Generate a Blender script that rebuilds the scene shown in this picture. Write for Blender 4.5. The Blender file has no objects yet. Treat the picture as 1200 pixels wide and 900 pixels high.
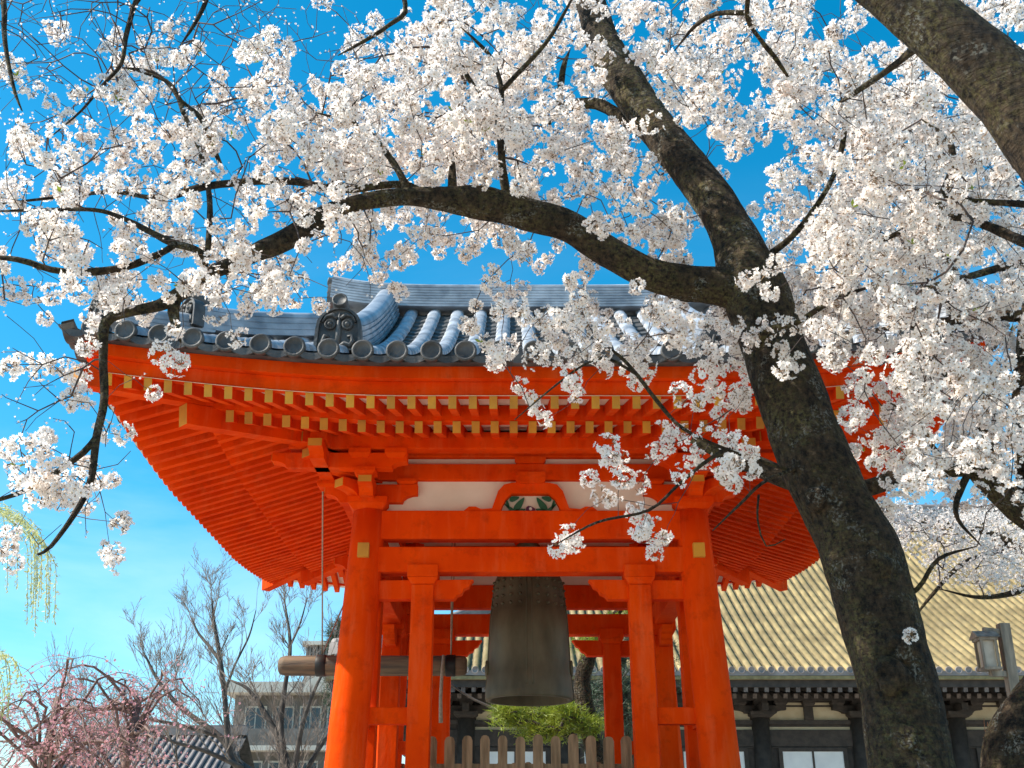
import bpy, bmesh, math, random
import numpy as np
from mathutils import Vector, Matrix, noise as mnoise
random.seed(7); rng = np.random.default_rng(7)
R = math.radians
scene = bpy.context.scene
COL = scene.collection

# ------------------------------------------------------------------ camera
F = 1280.0; PITCH = R(23.4); EYE = 1.6
cam = bpy.data.cameras.new('camera'); cam.sensor_width = 36; cam.lens = 36 * F / 1200
cam.clip_end = 3000; cam.clip_start = 0.05
camo = bpy.data.objects.new('camera', cam); COL.objects.link(camo)
camo.location = (0, 0, EYE); camo.rotation_euler = (math.pi / 2 + PITCH, 0, 0)
scene.camera = camo

# ------------------------------------------------------------------ light
SUN_EL = R(44); SUN_V = Vector((-1.0, -0.12, 0)).normalized()
w = bpy.data.worlds.new('World'); scene.world = w; w.use_nodes = True
nt = w.node_tree; nt.nodes.clear()
sky = nt.nodes.new('ShaderNodeTexSky'); sky.sky_type = 'NISHITA'; sky.sun_disc = False
sky.sun_elevation = SUN_EL; sky.sun_rotation = math.atan2(SUN_V.x, SUN_V.y)
sky.altitude = 0; sky.air_density = 1.0; sky.dust_density = 0.3; sky.ozone_density = 3.0
hs = nt.nodes.new('ShaderNodeHueSaturation'); hs.inputs['Saturation'].default_value = 1.42
hs.inputs['Hue'].default_value = 0.479; hs.inputs['Value'].default_value = 1.12
nt.links.new(sky.outputs[0], hs.inputs['Color'])
# thin wisps of cloud, laid out by direction on the sky dome
geo = nt.nodes.new('ShaderNodeTexCoord')
mp = nt.nodes.new('ShaderNodeMapping'); mp.inputs['Scale'].default_value = (1.2, 1.2, 4.5)
mp.inputs['Location'].default_value = (1.7, 2.4, 0.9)
nz = nt.nodes.new('ShaderNodeTexNoise'); nz.inputs['Scale'].default_value = 2.2
nz.inputs['Detail'].default_value = 7; nz.inputs['Roughness'].default_value = 0.55; nz.inputs['Distortion'].default_value = 0.6
rp = nt.nodes.new('ShaderNodeValToRGB'); rp.color_ramp.elements[0].position = 0.42; rp.color_ramp.elements[1].position = 0.80
rp.color_ramp.elements[1].color = (0.24, 0.24, 0.24, 1)
mx = nt.nodes.new('ShaderNodeMixRGB'); mx.inputs[2].default_value = (7.5, 8.3, 8.9, 1)
bg = nt.nodes.new('ShaderNodeBackground'); bg.inputs[1].default_value = 0.115
wo = nt.nodes.new('ShaderNodeOutputWorld')
nt.links.new(geo.outputs['Generated'], mp.inputs[0]); nt.links.new(mp.outputs[0], nz.inputs['Vector'])
nt.links.new(nz.outputs[0], rp.inputs[0])
sx_ = nt.nodes.new('ShaderNodeSeparateXYZ'); nt.links.new(geo.outputs['Generated'], sx_.inputs[0])   # wisps lie low in the sky only
lo_ = nt.nodes.new('ShaderNodeMapRange'); lo_.inputs['From Min'].default_value = 0.56; lo_.inputs['From Max'].default_value = 0.22
lo_.inputs['To Min'].default_value = 0.0; lo_.inputs['To Max'].default_value = 1.0; nt.links.new(sx_.outputs['Z'], lo_.inputs[0])
mu_ = nt.nodes.new('ShaderNodeMath'); mu_.operation = 'MULTIPLY'; nt.links.new(rp.outputs[0], mu_.inputs[0]); nt.links.new(lo_.outputs[0], mu_.inputs[1])
nt.links.new(mu_.outputs[0], mx.inputs[0])
nt.links.new(hs.outputs[0], mx.inputs[1]); nt.links.new(mx.outputs[0], bg.inputs[0]); nt.links.new(bg.outputs[0], wo.inputs[0])
sl = bpy.data.lights.new('sun', 'SUN'); sl.energy = 4.6; sl.angle = R(0.53); sl.color = (1, 0.93, 0.82)
so = bpy.data.objects.new('sun', sl); COL.objects.link(so)
sv = Vector((SUN_V.x * math.cos(SUN_EL), SUN_V.y * math.cos(SUN_EL), math.sin(SUN_EL)))
so.rotation_euler = sv.to_track_quat('Z', 'Y').to_euler(); so.location = (-10, -5, 20)
scene.view_settings.view_transform = 'Standard'; scene.view_settings.look = 'None'
scene.view_settings.exposure = 0.86; scene.view_settings.gamma = 1.0
scene.render.engine = 'CYCLES'
scene.cycles.max_bounces = 8; scene.cycles.diffuse_bounces = 5; scene.cycles.transmission_bounces = 6
scene.cycles.caustics_reflective = False; scene.cycles.caustics_refractive = False
scene.cycles.use_denoising = True
try: scene.cycles.denoiser = 'OPENIMAGEDENOISE'
except Exception: pass

# ------------------------------------------------------------------ helpers
CP, SP = math.cos(PITCH), math.sin(PITCH)
def P(px, py, Y):
    """point that stands at distance Y and shows at (px, py) of the photograph"""
    dx, dy = (px - 600) / F, (450 - py) / F
    t = Y / (CP - dy * SP)
    return Vector((dx * t, Y, EYE + t * (SP + dy * CP)))
def Z(v):
    return v[1] * CP + (v[2] - EYE) * SP

MATS = {}
def mat(name, c1, c2=None, rough=0.6, scale=6.0, bump=0.0, bscale=30.0, stretch=(1, 1, 1), metallic=0.0, spec=0.5,
        trans=0.0, detail=5, lo=0.35, hi=0.65):
    m = bpy.data.materials.new(name); m.use_nodes = True; t = m.node_tree; n = t.nodes; l = t.links
    b = n['Principled BSDF']; b.inputs['Roughness'].default_value = rough; b.inputs['Metallic'].default_value = metallic
    b.inputs['Specular IOR Level'].default_value = spec
    tc = n.new('ShaderNodeTexCoord'); mpn = n.new('ShaderNodeMapping'); mpn.inputs['Scale'].default_value = stretch
    l.new(tc.outputs['Object'], mpn.inputs[0])
    if c2 is not None:
        z = n.new('ShaderNodeTexNoise'); z.inputs['Scale'].default_value = scale; z.inputs['Detail'].default_value = detail
        r = n.new('ShaderNodeValToRGB'); r.color_ramp.elements[0].position = lo; r.color_ramp.elements[1].position = hi
        r.color_ramp.elements[0].color = (*c1, 1); r.color_ramp.elements[1].color = (*c2, 1)
        l.new(mpn.outputs[0], z.inputs['Vector']); l.new(z.outputs[0], r.inputs[0]); l.new(r.outputs[0], b.inputs['Base Color'])
        m['ramp'] = r.name
    else:
        b.inputs['Base Color'].default_value = (*c1, 1)
    if bump > 0:
        z2 = n.new('ShaderNodeTexNoise'); z2.inputs['Scale'].default_value = bscale; z2.inputs['Detail'].default_value = 6
        bp = n.new('ShaderNodeBump'); bp.inputs['Strength'].default_value = bump; bp.inputs['Distance'].default_value = 0.02
        l.new(mpn.outputs[0], z2.inputs['Vector']); l.new(z2.outputs[0], bp.inputs['Height']); l.new(bp.outputs[0], b.inputs['Normal'])
    if trans > 0:
        tr = n.new('ShaderNodeBsdfTranslucent'); mixn = n.new('ShaderNodeMixShader'); mixn.inputs[0].default_value = trans
        tr.inputs[0].default_value = (*(c2 or c1), 1)
        out = n['Material Output']; l.new(b.outputs[0], mixn.inputs[1]); l.new(tr.outputs[0], mixn.inputs[2]); l.new(mixn.outputs[0], out.inputs[0])
    MATS[name] = m
    return m

RED = mat('vermilion_paint', (0.68, 0.042, 0.0005), (0.82, 0.066, 0.001), rough=0.8, scale=2.2, bump=0.22, bscale=18, stretch=(1, 1, .6), spec=0.05)
def weather(m, cols, st=(3, 3, .5), sc=2.5, lo=.50, hi=.78, amt=.5):
    """uneven age of a paint: faded streaks and grime with a shape of their own"""
    t = m.node_tree; n = t.nodes; l = t.links; b = n['Principled BSDF']; src = b.inputs['Base Color'].links[0].from_socket
    tc = n.new('ShaderNodeTexCoord'); mpn = n.new('ShaderNodeMapping'); mpn.inputs['Scale'].default_value = st; l.new(tc.outputs['Object'], mpn.inputs[0])
    z = n.new('ShaderNodeTexNoise'); z.inputs['Scale'].default_value = sc; z.inputs['Detail'].default_value = 9; z.inputs['Roughness'].default_value = .68; l.new(mpn.outputs[0], z.inputs['Vector'])
    r = n.new('ShaderNodeValToRGB'); r.color_ramp.elements[0].position = lo; r.color_ramp.elements[1].position = hi
    r.color_ramp.elements[0].color = (0, 0, 0, 1); r.color_ramp.elements[1].color = (amt, amt, amt, 1); l.new(z.outputs[0], r.inputs[0])
    x = n.new('ShaderNodeMixRGB'); l.new(r.outputs[0], x.inputs[0]); l.new(src, x.inputs[1]); x.inputs[2].default_value = (*cols, 1); l.new(x.outputs[0], b.inputs['Base Color'])
weather(RED, (.80, .14, .04), (4, 4, .5), 2.2, .50, .78, .55)
weather(RED, (.26, .018, .004), (1, 1, 1), 5.0, .53, .78, .55)
YEL = mat('ochre_end_paint', (0.40, 0.16, 0.015), (0.66, 0.30, 0.02), rough=0.7, scale=2.6)
CREAM = mat('cream_plaster', (0.74, 0.66, 0.53), (0.84, 0.77, 0.64), rough=0.85, scale=2.5)
TILE = mat('grey_roof_tile', (0.18, 0.20, 0.23), (0.42, 0.45, 0.49), rough=0.36, scale=3.5, bump=0.15, bscale=25, spec=0.6)
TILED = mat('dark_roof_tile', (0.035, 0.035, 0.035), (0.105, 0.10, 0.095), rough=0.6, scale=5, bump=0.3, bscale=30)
BRONZE = mat('aged_bronze', (0.085, 0.080, 0.048), (0.145, 0.135, 0.082), rough=0.6, scale=5, bump=0.12, bscale=40, metallic=0.0, spec=0.3, stretch=(1, 1, .4))
WOOD = mat('weathered_wood', (0.15, 0.09, 0.042), (0.34, 0.21, 0.11), rough=0.8, scale=5, bump=0.4, bscale=20, stretch=(4, 4, 0.5))
LOGW = mat('striker_wood', (0.07, 0.05, 0.035), (0.20, 0.13, 0.07), rough=0.75, scale=4, bump=0.4, bscale=16, stretch=(0.4, 5, 5))
ROPE = mat('hemp_rope', (0.30, 0.24, 0.17), (0.42, 0.34, 0.25), rough=0.9, scale=40)
IRON = mat('dark_iron', (0.03, 0.028, 0.026), rough=0.5, metallic=0.6)
DARKW = mat('dark_temple_wood', (0.022, 0.017, 0.014), (0.05, 0.038, 0.03), rough=0.75, scale=5, bump=0.2, bscale=20)
GOLDT = mat('straw_coloured_tile', (0.24, 0.172, 0.075), (0.46, 0.335, 0.15), rough=0.7, scale=1.1, bump=0.2, bscale=12, spec=0.3)
weather(GOLDT, (.20, .16, .10), (1, 1, 1), 1.6, .50, .75, .6)
GOLDG = mat('shaded_dirty_trough', (0.12, 0.09, 0.04), (0.22, 0.17, 0.08), rough=0.8, scale=3.0)  # troughs darker than the rolls: dirt plus the rolls' cast shadow put into colour
SHOJI = mat('white_paper', (0.62, 0.63, 0.63), (0.70, 0.71, 0.70), rough=0.9, scale=3)
PLAST = mat('aged_cream_wall', (0.42, 0.34, 0.22), (0.52, 0.44, 0.30), rough=0.9, scale=2)
GREEN = mat('green_paint', (0.01, 0.11, 0.05), rough=0.5)
PURP = mat('purple_paint', (0.09, 0.01, 0.06), rough=0.5)
WHITE = mat('white_paint', (0.75, 0.73, 0.70), rough=0.5)
STONE = mat('granite', (0.26, 0.25, 0.23), (0.40, 0.38, 0.35), rough=0.85, scale=8, bump=0.3, bscale=40)
GRAVEL = mat('pale_gravel', (0.46, 0.40, 0.32), (0.60, 0.54, 0.45), rough=0.95, scale=40, bump=0.6, bscale=120)
CONC = mat('grey_concrete', (0.13, 0.115, 0.10), (0.21, 0.19, 0.17), rough=0.9, scale=1.2)
PALEB = mat('pale_render', (0.50, 0.45, 0.38), (0.62, 0.57, 0.49), rough=0.9, scale=1.0)
GLASS = mat('window_glass', (0.05, 0.06, 0.07), rough=0.12)
HTILE = mat('brownish_grey_tile', (0.15, 0.125, 0.115), (0.28, 0.24, 0.22), rough=0.6, scale=2)

class MB:
    def __init__(s): s.v = []; s.f = []; s.m = []; s.sm = []
    def add(s, verts, faces, m=0, smooth=False):
        o = len(s.v); s.v += [tuple(v) for v in verts]
        for f in faces:
            s.f.append(tuple(i + o for i in f)); s.m.append(m); s.sm.append(smooth)
    HF = [(0, 3, 2, 1), (4, 5, 6, 7), (0, 1, 5, 4), (1, 2, 6, 5), (2, 3, 7, 6), (3, 0, 4, 7)]
    def hexa(s, p, m=0, mats=None):
        o = len(s.v); s.v += [tuple(v) for v in p]
        for i, f in enumerate(MB.HF):
            s.f.append(tuple(j + o for j in f)); s.m.append((mats or {}).get(i, m)); s.sm.append(False)
    def box(s, x0, x1, y0, y1, z0, z1, m=0, T=None, mats=None):
        c = [(x0, y0, z0), (x1, y0, z0), (x1, y1, z0), (x0, y1, z0), (x0, y0, z1), (x1, y0, z1), (x1, y1, z1), (x0, y1, z1)]
        if T: c = [T(*q) for q in c]
        s.hexa(c, m, mats)
    def beam(s, a, b, wd, ht, m=0, up=(0, 0, 1), endm=None):
        """rectangular bar from a to b, section wd x ht centred on the axis; face at a may take its own material"""
        a, b = Vector(a), Vector(b); d = (b - a).normalized(); u = Vector(up); sd = d.cross(u).normalized(); u = sd.cross(d)
        c = []
        for q in (a, b):
            c += [q - sd * wd / 2 - u * ht / 2, q + sd * wd / 2 - u * ht / 2, q + sd * wd / 2 + u * ht / 2, q - sd * wd / 2 + u * ht / 2]
        s.hexa(c, m, {0: endm} if endm is not None else None)
    def tube(s, pts, rad, seg=8, m=0, smooth=True, cap=True, wob=0.0, wf=2.0, flat=None):
        pts = [Vector(p) for p in pts]; n = len(pts)
        if not hasattr(rad, '__len__'): rad = [rad] * n
        t0 = (pts[1] - pts[0]).normalized(); u = t0.orthogonal().normalized(); o = len(s.v)
        for i in range(n):
            t = ((pts[min(i + 1, n - 1)] - pts[max(i - 1, 0)])).normalized()
            u = (u - t * u.dot(t)); u = u.normalized() if u.length > 1e-6 else t.orthogonal().normalized(); v = t.cross(u)
            for k in range(seg):
                a = 2 * math.pi * k / seg; dr = u * math.cos(a) + v * math.sin(a); r = rad[i]
                if wob:
                    q = pts[i] + dr * r
                    r *= 1 + wob * (mnoise.noise(q * wf) + 0.6 * mnoise.noise(q * wf * 2.7) + 0.35 * mnoise.noise(q * wf * 7))
                s.v.append(tuple(pts[i] + dr * r))
        for i in range(n - 1):
            for k in range(seg):
                k2 = (k + 1) % seg
                s.f.append((o + i * seg + k, o + i * seg + k2, o + (i + 1) * seg + k2, o + (i + 1) * seg + k)); s.m.append(m); s.sm.append(smooth)
        if cap:
            s.f.append(tuple(o + k for k in range(seg))[::-1]); s.m.append(m); s.sm.append(False)
            s.f.append(tuple(o + (n - 1) * seg + k for k in range(seg))); s.m.append(m); s.sm.append(False)
    def lathe(s, prof, origin=(0, 0, 0), seg=24, m=0, axis=(0, 0, 1), smooth=True):
        """prof: list of (radius, height along axis)"""
        ax = Vector(axis).normalized(); u = ax.orthogonal().normalized(); v = ax.cross(u); og = Vector(origin); o = len(s.v)
        for r, h in prof:
            for k in range(seg):
                a = 2 * math.pi * k / seg; s.v.append(tuple(og + ax * h + (u * math.cos(a) + v * math.sin(a)) * r))
        for i in range(len(prof) - 1):
            for k in range(seg):
                k2 = (k + 1) % seg
                s.f.append((o + i * seg + k, o + i * seg + k2, o + (i + 1) * seg + k2, o + (i + 1) * seg + k)); s.m.append(m); s.sm.append(smooth)
        s.f.append(tuple(o + k for k in range(seg))[::-1]); s.m.append(m); s.sm.append(False)
        s.f.append(tuple(o + (len(prof) - 1) * seg + k for k in range(seg))); s.m.append(m); s.sm.append(False)
    def prism(s, outline, T, d0, d1, m=0, front=None):
        """outline [(a,z)] extruded along n from d0 to d1; T(a,n,z) gives the world point"""
        n = len(outline); o = len(s.v)
        for d in (d0, d1):
            s.v += [tuple(T(a, d, z)) for a, z in outline]
        s.f.append(tuple(o + i for i in range(n))); s.m.append(m); s.sm.append(False)
        s.f.append(tuple(o + n + i for i in range(n))[::-1]); s.m.append(m if front is None else front); s.sm.append(False)
        for i in range(n):
            j = (i + 1) % n
            s.f.append((o + i, o + j, o + n + j, o + n + i)); s.m.append(m); s.sm.append(False)
    def mesh(s, name, mats, off=(0, 0, 0)):
        me = bpy.data.meshes.new(name); of = Vector(off)
        me.from_pydata([tuple(Vector(v) - of) for v in s.v], [], s.f)
        for mm in mats: me.materials.append(mm)
        me.polygons.foreach_set('material_index', s.m); me.polygons.foreach_set('use_smooth', s.sm)
        b = bmesh.new(); b.from_mesh(me); bmesh.ops.recalc_face_normals(b, faces=b.faces); b.to_mesh(me); b.free()
        me.update(); return me
    def build(s, name, mats, parent=None, label=None, kind=None, bevel=0):
        if not isinstance(mats, (list, tuple)): mats = [mats]
        o = bpy.data.objects.new(name, s.mesh(name, mats, wloc(parent))); COL.objects.link(o)
        if parent: o.parent = parent
        if label: o['label'] = label
        if kind: o['kind'] = kind
        if bevel:
            bv = o.modifiers.new('bevel', 'BEVEL'); bv.width = bevel; bv.segments = 2; bv.limit_method = 'ANGLE'; bv.angle_limit = R(40)
        return o
def wloc(o):
    v = Vector((0, 0, 0))
    while o is not None: v = v + o.location; o = o.parent
    return v
def root(name, loc, label, cat, group=None):
    o = bpy.data.objects.new(name, None); COL.objects.link(o); o.location = loc; o.empty_display_size = 0.2
    o['label'] = label; o['category'] = cat
    if group: o['group'] = group
    return o
def copy_part(o, loc=None, rotz=0, parent=None):
    c = o.copy(); COL.objects.link(c); c.parent = parent or o.parent
    if loc is not None: c.location = loc
    c.rotation_euler = (0, 0, rotz)
    for ch in list(o.children):
        d = ch.copy(); COL.objects.link(d); d.parent = c
    return c

def np_object(name, V, faces, mats, parent=None, midx=None, smooth=None, kind=None):
    """faces: list of (m, k) int arrays; one mesh object"""
    me = bpy.data.meshes.new(name)
    V = np.asarray(V, np.float32) - np.array(wloc(parent), np.float32)
    me.vertices.add(len(V)); me.vertices.foreach_set('co', V.ravel())
    loops = np.concatenate([f.ravel() for f in faces]).astype(np.int32)
    tot = np.concatenate([np.full(len(f), f.shape[1]) for f in faces]).astype(np.int32)
    st = np.concatenate([[0], np.cumsum(tot)[:-1]]).astype(np.int32)
    me.loops.add(len(loops)); me.loops.foreach_set('vertex_index', loops)
    me.polygons.add(len(tot)); me.polygons.foreach_set('loop_start', st)
    try: me.polygons.foreach_set('loop_total', tot)
    except Exception: pass
    for mm in mats: me.materials.append(mm)
    if midx is not None: me.polygons.foreach_set('material_index', np.concatenate(midx).astype(np.int32))
    if smooth is not None: me.polygons.foreach_set('use_smooth', np.full(len(tot), smooth, bool))
    me.update(calc_edges=True); me.validate()
    o = bpy.data.objects.new(name, me); COL.objects.link(o)
    if parent: o.parent = parent
    if kind: o['kind'] = kind
    return o

# ------------------------------------------------------------------ ground
g = MB(); g.add([(-600, -200, 0), (600, -200, 0), (600, 1500, 0), (-600, 1500, 0)], [(0, 1, 2, 3)])
go = g.build('ground', GRAVEL); go['kind'] = 'structure'
# ================================================================== bell pavilion
XC, YC, PLAT = 0.2, 13.1, 1.35
BP = root('bell_pavilion', (XC, YC, PLAT), 'vermilion temple bell pavilion with yellow rafter ends and grey tiled roof', 'bell pavilion')
def TK(k):
    def f(a, n, h):
        z = EYE + h
        return ((XC + a, YC - n, z), (XC + n, YC + a, z), (XC - a, YC + n, z), (XC - n, YC - a, z))[k]
    return f
W = 4.25
def lift(a, n):
    s = max(0.0, (min(abs(a), abs(n)) / W - 0.30) / 0.70)
    return 0.28 * s ** 1.55
def L2(k, a, n, h): return TK(k)(a, n, h + lift(a, n))

pl = MB(); pl.box(XC - 3.2, XC + 3.2, YC - 3.2, YC + 3.2, 0, PLAT - .18); pl.box(XC - 3.32, XC + 3.32, YC - 3.32, YC + 3.32, PLAT - .177, PLAT)
for k in range(4):
    for i in range(-4, 5): pass
po = pl.build('stone_platform', STONE, bevel=.015); po['label'] = 'square granite platform under the vermilion bell pavilion'; po['category'] = 'platform'

# pillars: round, leaning inwards
def lean(h): return 1.73 + (3.42 - h) * 0.040
for sx, sy in ((-1, -1), (1, -1), (-1, 1), (1, 1)):
    m = MB(); pts = []; rr = []
    for i in range(9):
        h = PLAT - EYE + (3.40 - PLAT + EYE) * i / 8
        pts.append((XC + sx * lean(h), YC + sy * lean(h), EYE + h)); rr.append(0.205 - 0.028 * i / 8)
    m.tube(pts, rr, seg=32)
    pil = m.build('pillar', RED, BP)
    # yellow faced tenons where the ties run through
    t = MB(); x = XC + sx * lean(2.93); y = YC + sy * (lean(2.93) + .165)
    t.box(x - .06, x + .06, min(y, y + sy * .07), max(y, y + sy * .07), EYE + 2.86, EYE + 3.01)
    t.build('tenon', YEL, pil, bevel=.004)
    c = MB(); b0 = Vector((XC + sx * lean(PLAT - EYE), YC + sy * lean(PLAT - EYE), PLAT)); c.lathe([(.34, 0), (.34, .06), (.27, .12)], b0, 24)
    c.build('base_stone', STONE, BP)

# secondary square posts with capitals, ties and nosings
PW = .115
for k in range(4):
    T = TK(k); nn = 1.74
    for s in (-1, 1):
        m = MB(); m.box(s * 1.13 - PW, s * 1.13 + PW, nn - PW, nn + PW, PLAT - EYE, 2.60, T=T)
        post = m.build('post', RED, BP, bevel=.008)
        m = MB(); a = s * 1.13
        def ring(r, h): return [T(a - r, nn - r, h), T(a + r, nn - r, h), T(a + r, nn + r, h), T(a - r, nn + r, h)]
        m.hexa(ring(.12, 2.603) + ring(.16, 2.67)); m.hexa(ring(.16, 2.672) + ring(.16, 2.80))
        m.build('capital', RED, post, bevel=.006)
        # upper tie with cloud-cut nosing
        m = MB(); e = 0.60
        o = [(s * 1.60, 2.455), (s * 1.60, 2.65), (s * e, 2.66), (s * (e + .035), 2.62), (s * (e + .05), 2.585), (s * (e + .10), 2.56), (s * (e + .12), 2.515), (s * (e + .17), 2.495), (s * (e + .20), 2.455)]
        if s > 0: o = o[::-1]
        m.prism(o, T, nn - .07, nn + .07); m.build('tie_nosing', RED, BP, bevel=.005)
        m = MB(); m.box(min(s * 1.22, s * 1.70), max(s * 1.22, s * 1.70), nn - .065, nn + .065, 1.21, 1.37, T=T); m.build('lower_tie', RED, BP, bevel=.005)
    m = MB(); m.box(-1.62, 1.62, nn - .115, nn + .115, 2.733, 3.0, T=T); m.build('tie_beam', RED, BP, bevel=.01)
    m = MB(); m.box(-1.60, 1.60, 1.66, 1.84, 3.09, 3.40, T=T); m.build('head_beam', RED, BP, bevel=.01)
    m = MB(); m.box(-1.70, 1.70, 1.68, 1.72, 3.402, 4.16, T=T); m.build('plaster_panel', CREAM, BP)
    m = MB(); m.box(-1.9, 1.9, 1.65, 1.80, 3.76, 3.94, T=T); m.build('wall_beam', RED, BP, bevel=.008)
    m = MB(); m.box(-1.9, 1.9, 1.64, 1.81, 4.02, 4.20, T=T); m.build('wall_plate', RED, BP, bevel=.008)
    m = MB(); m.box(-2.55, 2.55, 2.11, 2.28, 3.945, 4.13, T=T); m.build('purlin', RED, BP, bevel=.008)
    # struts with blocks in mid bay
    m = MB(); m.prism([(-.14, 3.945), (.14, 3.945), (.17, 3.985), (.17, 4.018), (-.17, 4.018), (-.17, 3.985)], T, 1.63, 1.83); m.build('bearing_block', RED, BP)
    m = MB(); m.prism([(-.13, 3.70), (.13, 3.70), (.16, 3.735), (.16, 3.83), (-.16, 3.83), (-.16, 3.735)], T, 1.61, 1.86)
    m.build('bearing_block', RED, BP)
    # frog-leg strut
    q = .0092
    outer = [(-78, 0), (-72, 5), (-64, 5), (-58, 2), (-45, 3), (-42, 12), (-38, 24), (-31, 32), (-20, 34.5), (20, 34.5), (31, 32), (38, 24), (42, 12), (45, 3), (58, 2), (64, 5), (72, 5), (78, 0)]
    inner = [(35, 0), (33, 6), (29, 14), (22, 21), (-22, 21), (-29, 14), (-33, 6), (-35, 0)]
    m = MB()
    pr = [(a * q, 3.403 + z * q) for a, z in outer + inner]
    m.prism(pr, T, 1.70, 1.82); fr = m.build('frog_leg_strut', RED, BP)
    def leaf(cx, cz, ang, ln, wd, mtl):
        pts = []
        for i in range(12):
            tt = 2 * math.pi * i / 12; lx = math.cos(tt) * ln / 2; lz = math.sin(tt) * wd / 2 * (1 - .5 * math.cos(tt))
            pts.append((cx + lx * math.cos(ang) - lz * math.sin(ang), cz + lx * math.sin(ang) + lz * math.cos(ang)))
        mm = MB(); mm.prism([(a * q, 3.405 + z * q) for a, z in pts], T, 1.722, 1.752); return mm
    if k in (0, 3, 1):
        for sg in (-1, 1):
            mg = MB()
            for (cx, cz, an, ln, wd) in ((13, 10, 125, 20, 7), (24, 5, 40, 17, 3.2), (19, 17, 165, 12, 5), (27, 11, 75, 12, 3), (12, 3, 170, 12, 3.2)):
                an2 = R(an if sg > 0 else 180 - an)
                lm = leaf(sg * cx, cz, an2 + (0 if sg > 0 else 0), ln, wd, GREEN); mg.add(lm.v, lm.f)
            mg.build('carved_leaf', GREEN, fr)
        mp2 = MB(); lm = leaf(0, 4, 0, 11, 7, PURP); mp2.add(lm.v, lm.f); mp2.build('carved_flower', PURP, fr)
        mw = MB(); mw.prism([(1.9 * math.cos(t * .785) * q, 3.405 + (4 + 1.9 * math.sin(t * .785)) * q) for t in range(8)], T, 1.75, 1.762); mw.build('flower_centre', WHITE, fr)

# bracket complexes on the four corners
def arm_outline(a0, a1, z0, z1, cut=.16):
    """boat-shaped bracket arm, ends curved up underneath"""
    o = [(a0, z1), (a0, z0 + (z1 - z0) * .45)]
    for i in range(1, 5):
        t = i / 4 * math.pi / 2; o.append((a0 + cut * math.sin(t) * 1.0 - cut * 0 , z0 + (z1 - z0) * .45 * (math.cos(t))))
    for i in range(0, 5):
        t = i / 4 * math.pi / 2; o.append((a1 - cut * math.cos(t), z0 + (z1 - z0) * .45 * (math.sin(t))))
    o.append((a1, z1)); return o
def block(m, T, a, n, z0, z1, r):
    def ring(q, h): return [T(a - q, n - q, h), T(a + q, n - q, h), T(a + q, n + q, h), T(a - q, n + q, h)]
    zm = z0 + (z1 - z0) * .45
    m.hexa(ring(r * .74, z0) + ring(r, zm)); m.hexa(ring(r, zm + .001) + ring(r, z1))
for k in range(4):
    T = TK(k); m = MB(); c = -1.74          # corner at a=-1.74, n=1.74
    block(m, T, c, 1.74, 3.403, 3.53, .21)
    bb = m.build('bracket', RED, BP, bevel=.005)
    # first tier: arm along the face and its twin across it
    def swap(a, n, h): return T(-n, -a, h)
    for TT in (T, swap):
        m = MB(); m.prism(arm_outline(-2.22, -1.22, 3.50, 3.70), TT, 1.74 - .075, 1.74 + .075)
        m.box(-2.225, -2.2205, 1.74 - .07, 1.74 + .07, 3.60, 3.695, m=1, T=TT)
        m.build('bracket_arm', [RED, YEL], bb, bevel=.004)
        # second tier on the outer plane, carrying the purlin
        m = MB(); m.prism(arm_outline(-2.72, -1.30, 3.735, 3.90), TT, 2.195 - .075, 2.195 + .075)
        m.box(-2.725, -2.7205, 2.195 - .07, 2.195 + .07, 3.815, 3.895, m=1, T=TT)
        m.build('bracket_arm', [RED, YEL], bb, bevel=.004)
        for (a, n, z0, z1, r) in ((-1.42, 2.195, 3.845, 3.943, .115), (-1.80, 2.195, 3.845, 3.943, .115), (-1.34, 1.74, 3.705, 3.757, .11), (-1.74, 2.195, 3.67, 3.733, .115)):
            m = MB(); block(m, TT, a, n, z0, z1, r); m.build('bearing_block', RED, bb)
    # diagonal arms
    d = math.sqrt(.5)
    def diag(a, n, h): return T(-1.74 + (a + n) * d, 1.74 - (a - n) * d, h)   # a>0 runs inwards
    def diag(a, n, h): return T(-1.74 - a * d + n * d, 1.74 + a * d + n * d, h)
    for (e, z0, z1) in ((.42, 3.52, 3.70), (.86, 3.74, 3.93)):
        m = MB(); m.prism(arm_outline(-.4, e, z0, z1, .2), diag, -.075, .075)
        m.box(e + .0005, e + .006, -.07, .07, z0 + (z1 - z0) * .46, z1 - .01, m=1, T=diag); m.build('bracket_arm', [RED, YEL], bb, bevel=.004)
    m = MB(); m.prism([(.5, 3.945), (.98, 3.945), (.98, 4.13), (.5, 4.13)], diag, -.1, .1); m.box(.981, .986, -.095, .095, 3.95, 4.125, m=1, T=diag)
    m.build('corner_purlin_end', [RED, YEL], bb)
    # hip rafters
    def zb(n): return 3.70 + .32 * (3.2 - n)
    def zf(n): return 3.69 + .30 * (4.0 - n)
    A = Vector(L2(k, -3.36, 3.36, zb(3.3) + .06)); B = Vector(T(-1.6, 1.6, zb(1.6) - .02))
    m = MB(); m.beam(A, B, .15, .21, endm=1); m.build('hip_rafter', [RED, YEL], BP, bevel=.005)
    pts = [L2(k, -a, a, zf(a) + .05) for a in (4.12, 3.9, 3.55, 3.2, 2.8)]
    for i in range(4):
        m2 = MB() if i == 0 else m2
        m2.beam(pts[i], pts[i + 1], .14, .19, endm=1 if i == 0 else None)
    m2.build('hip_rafter', [RED, YEL], BP)

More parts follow.
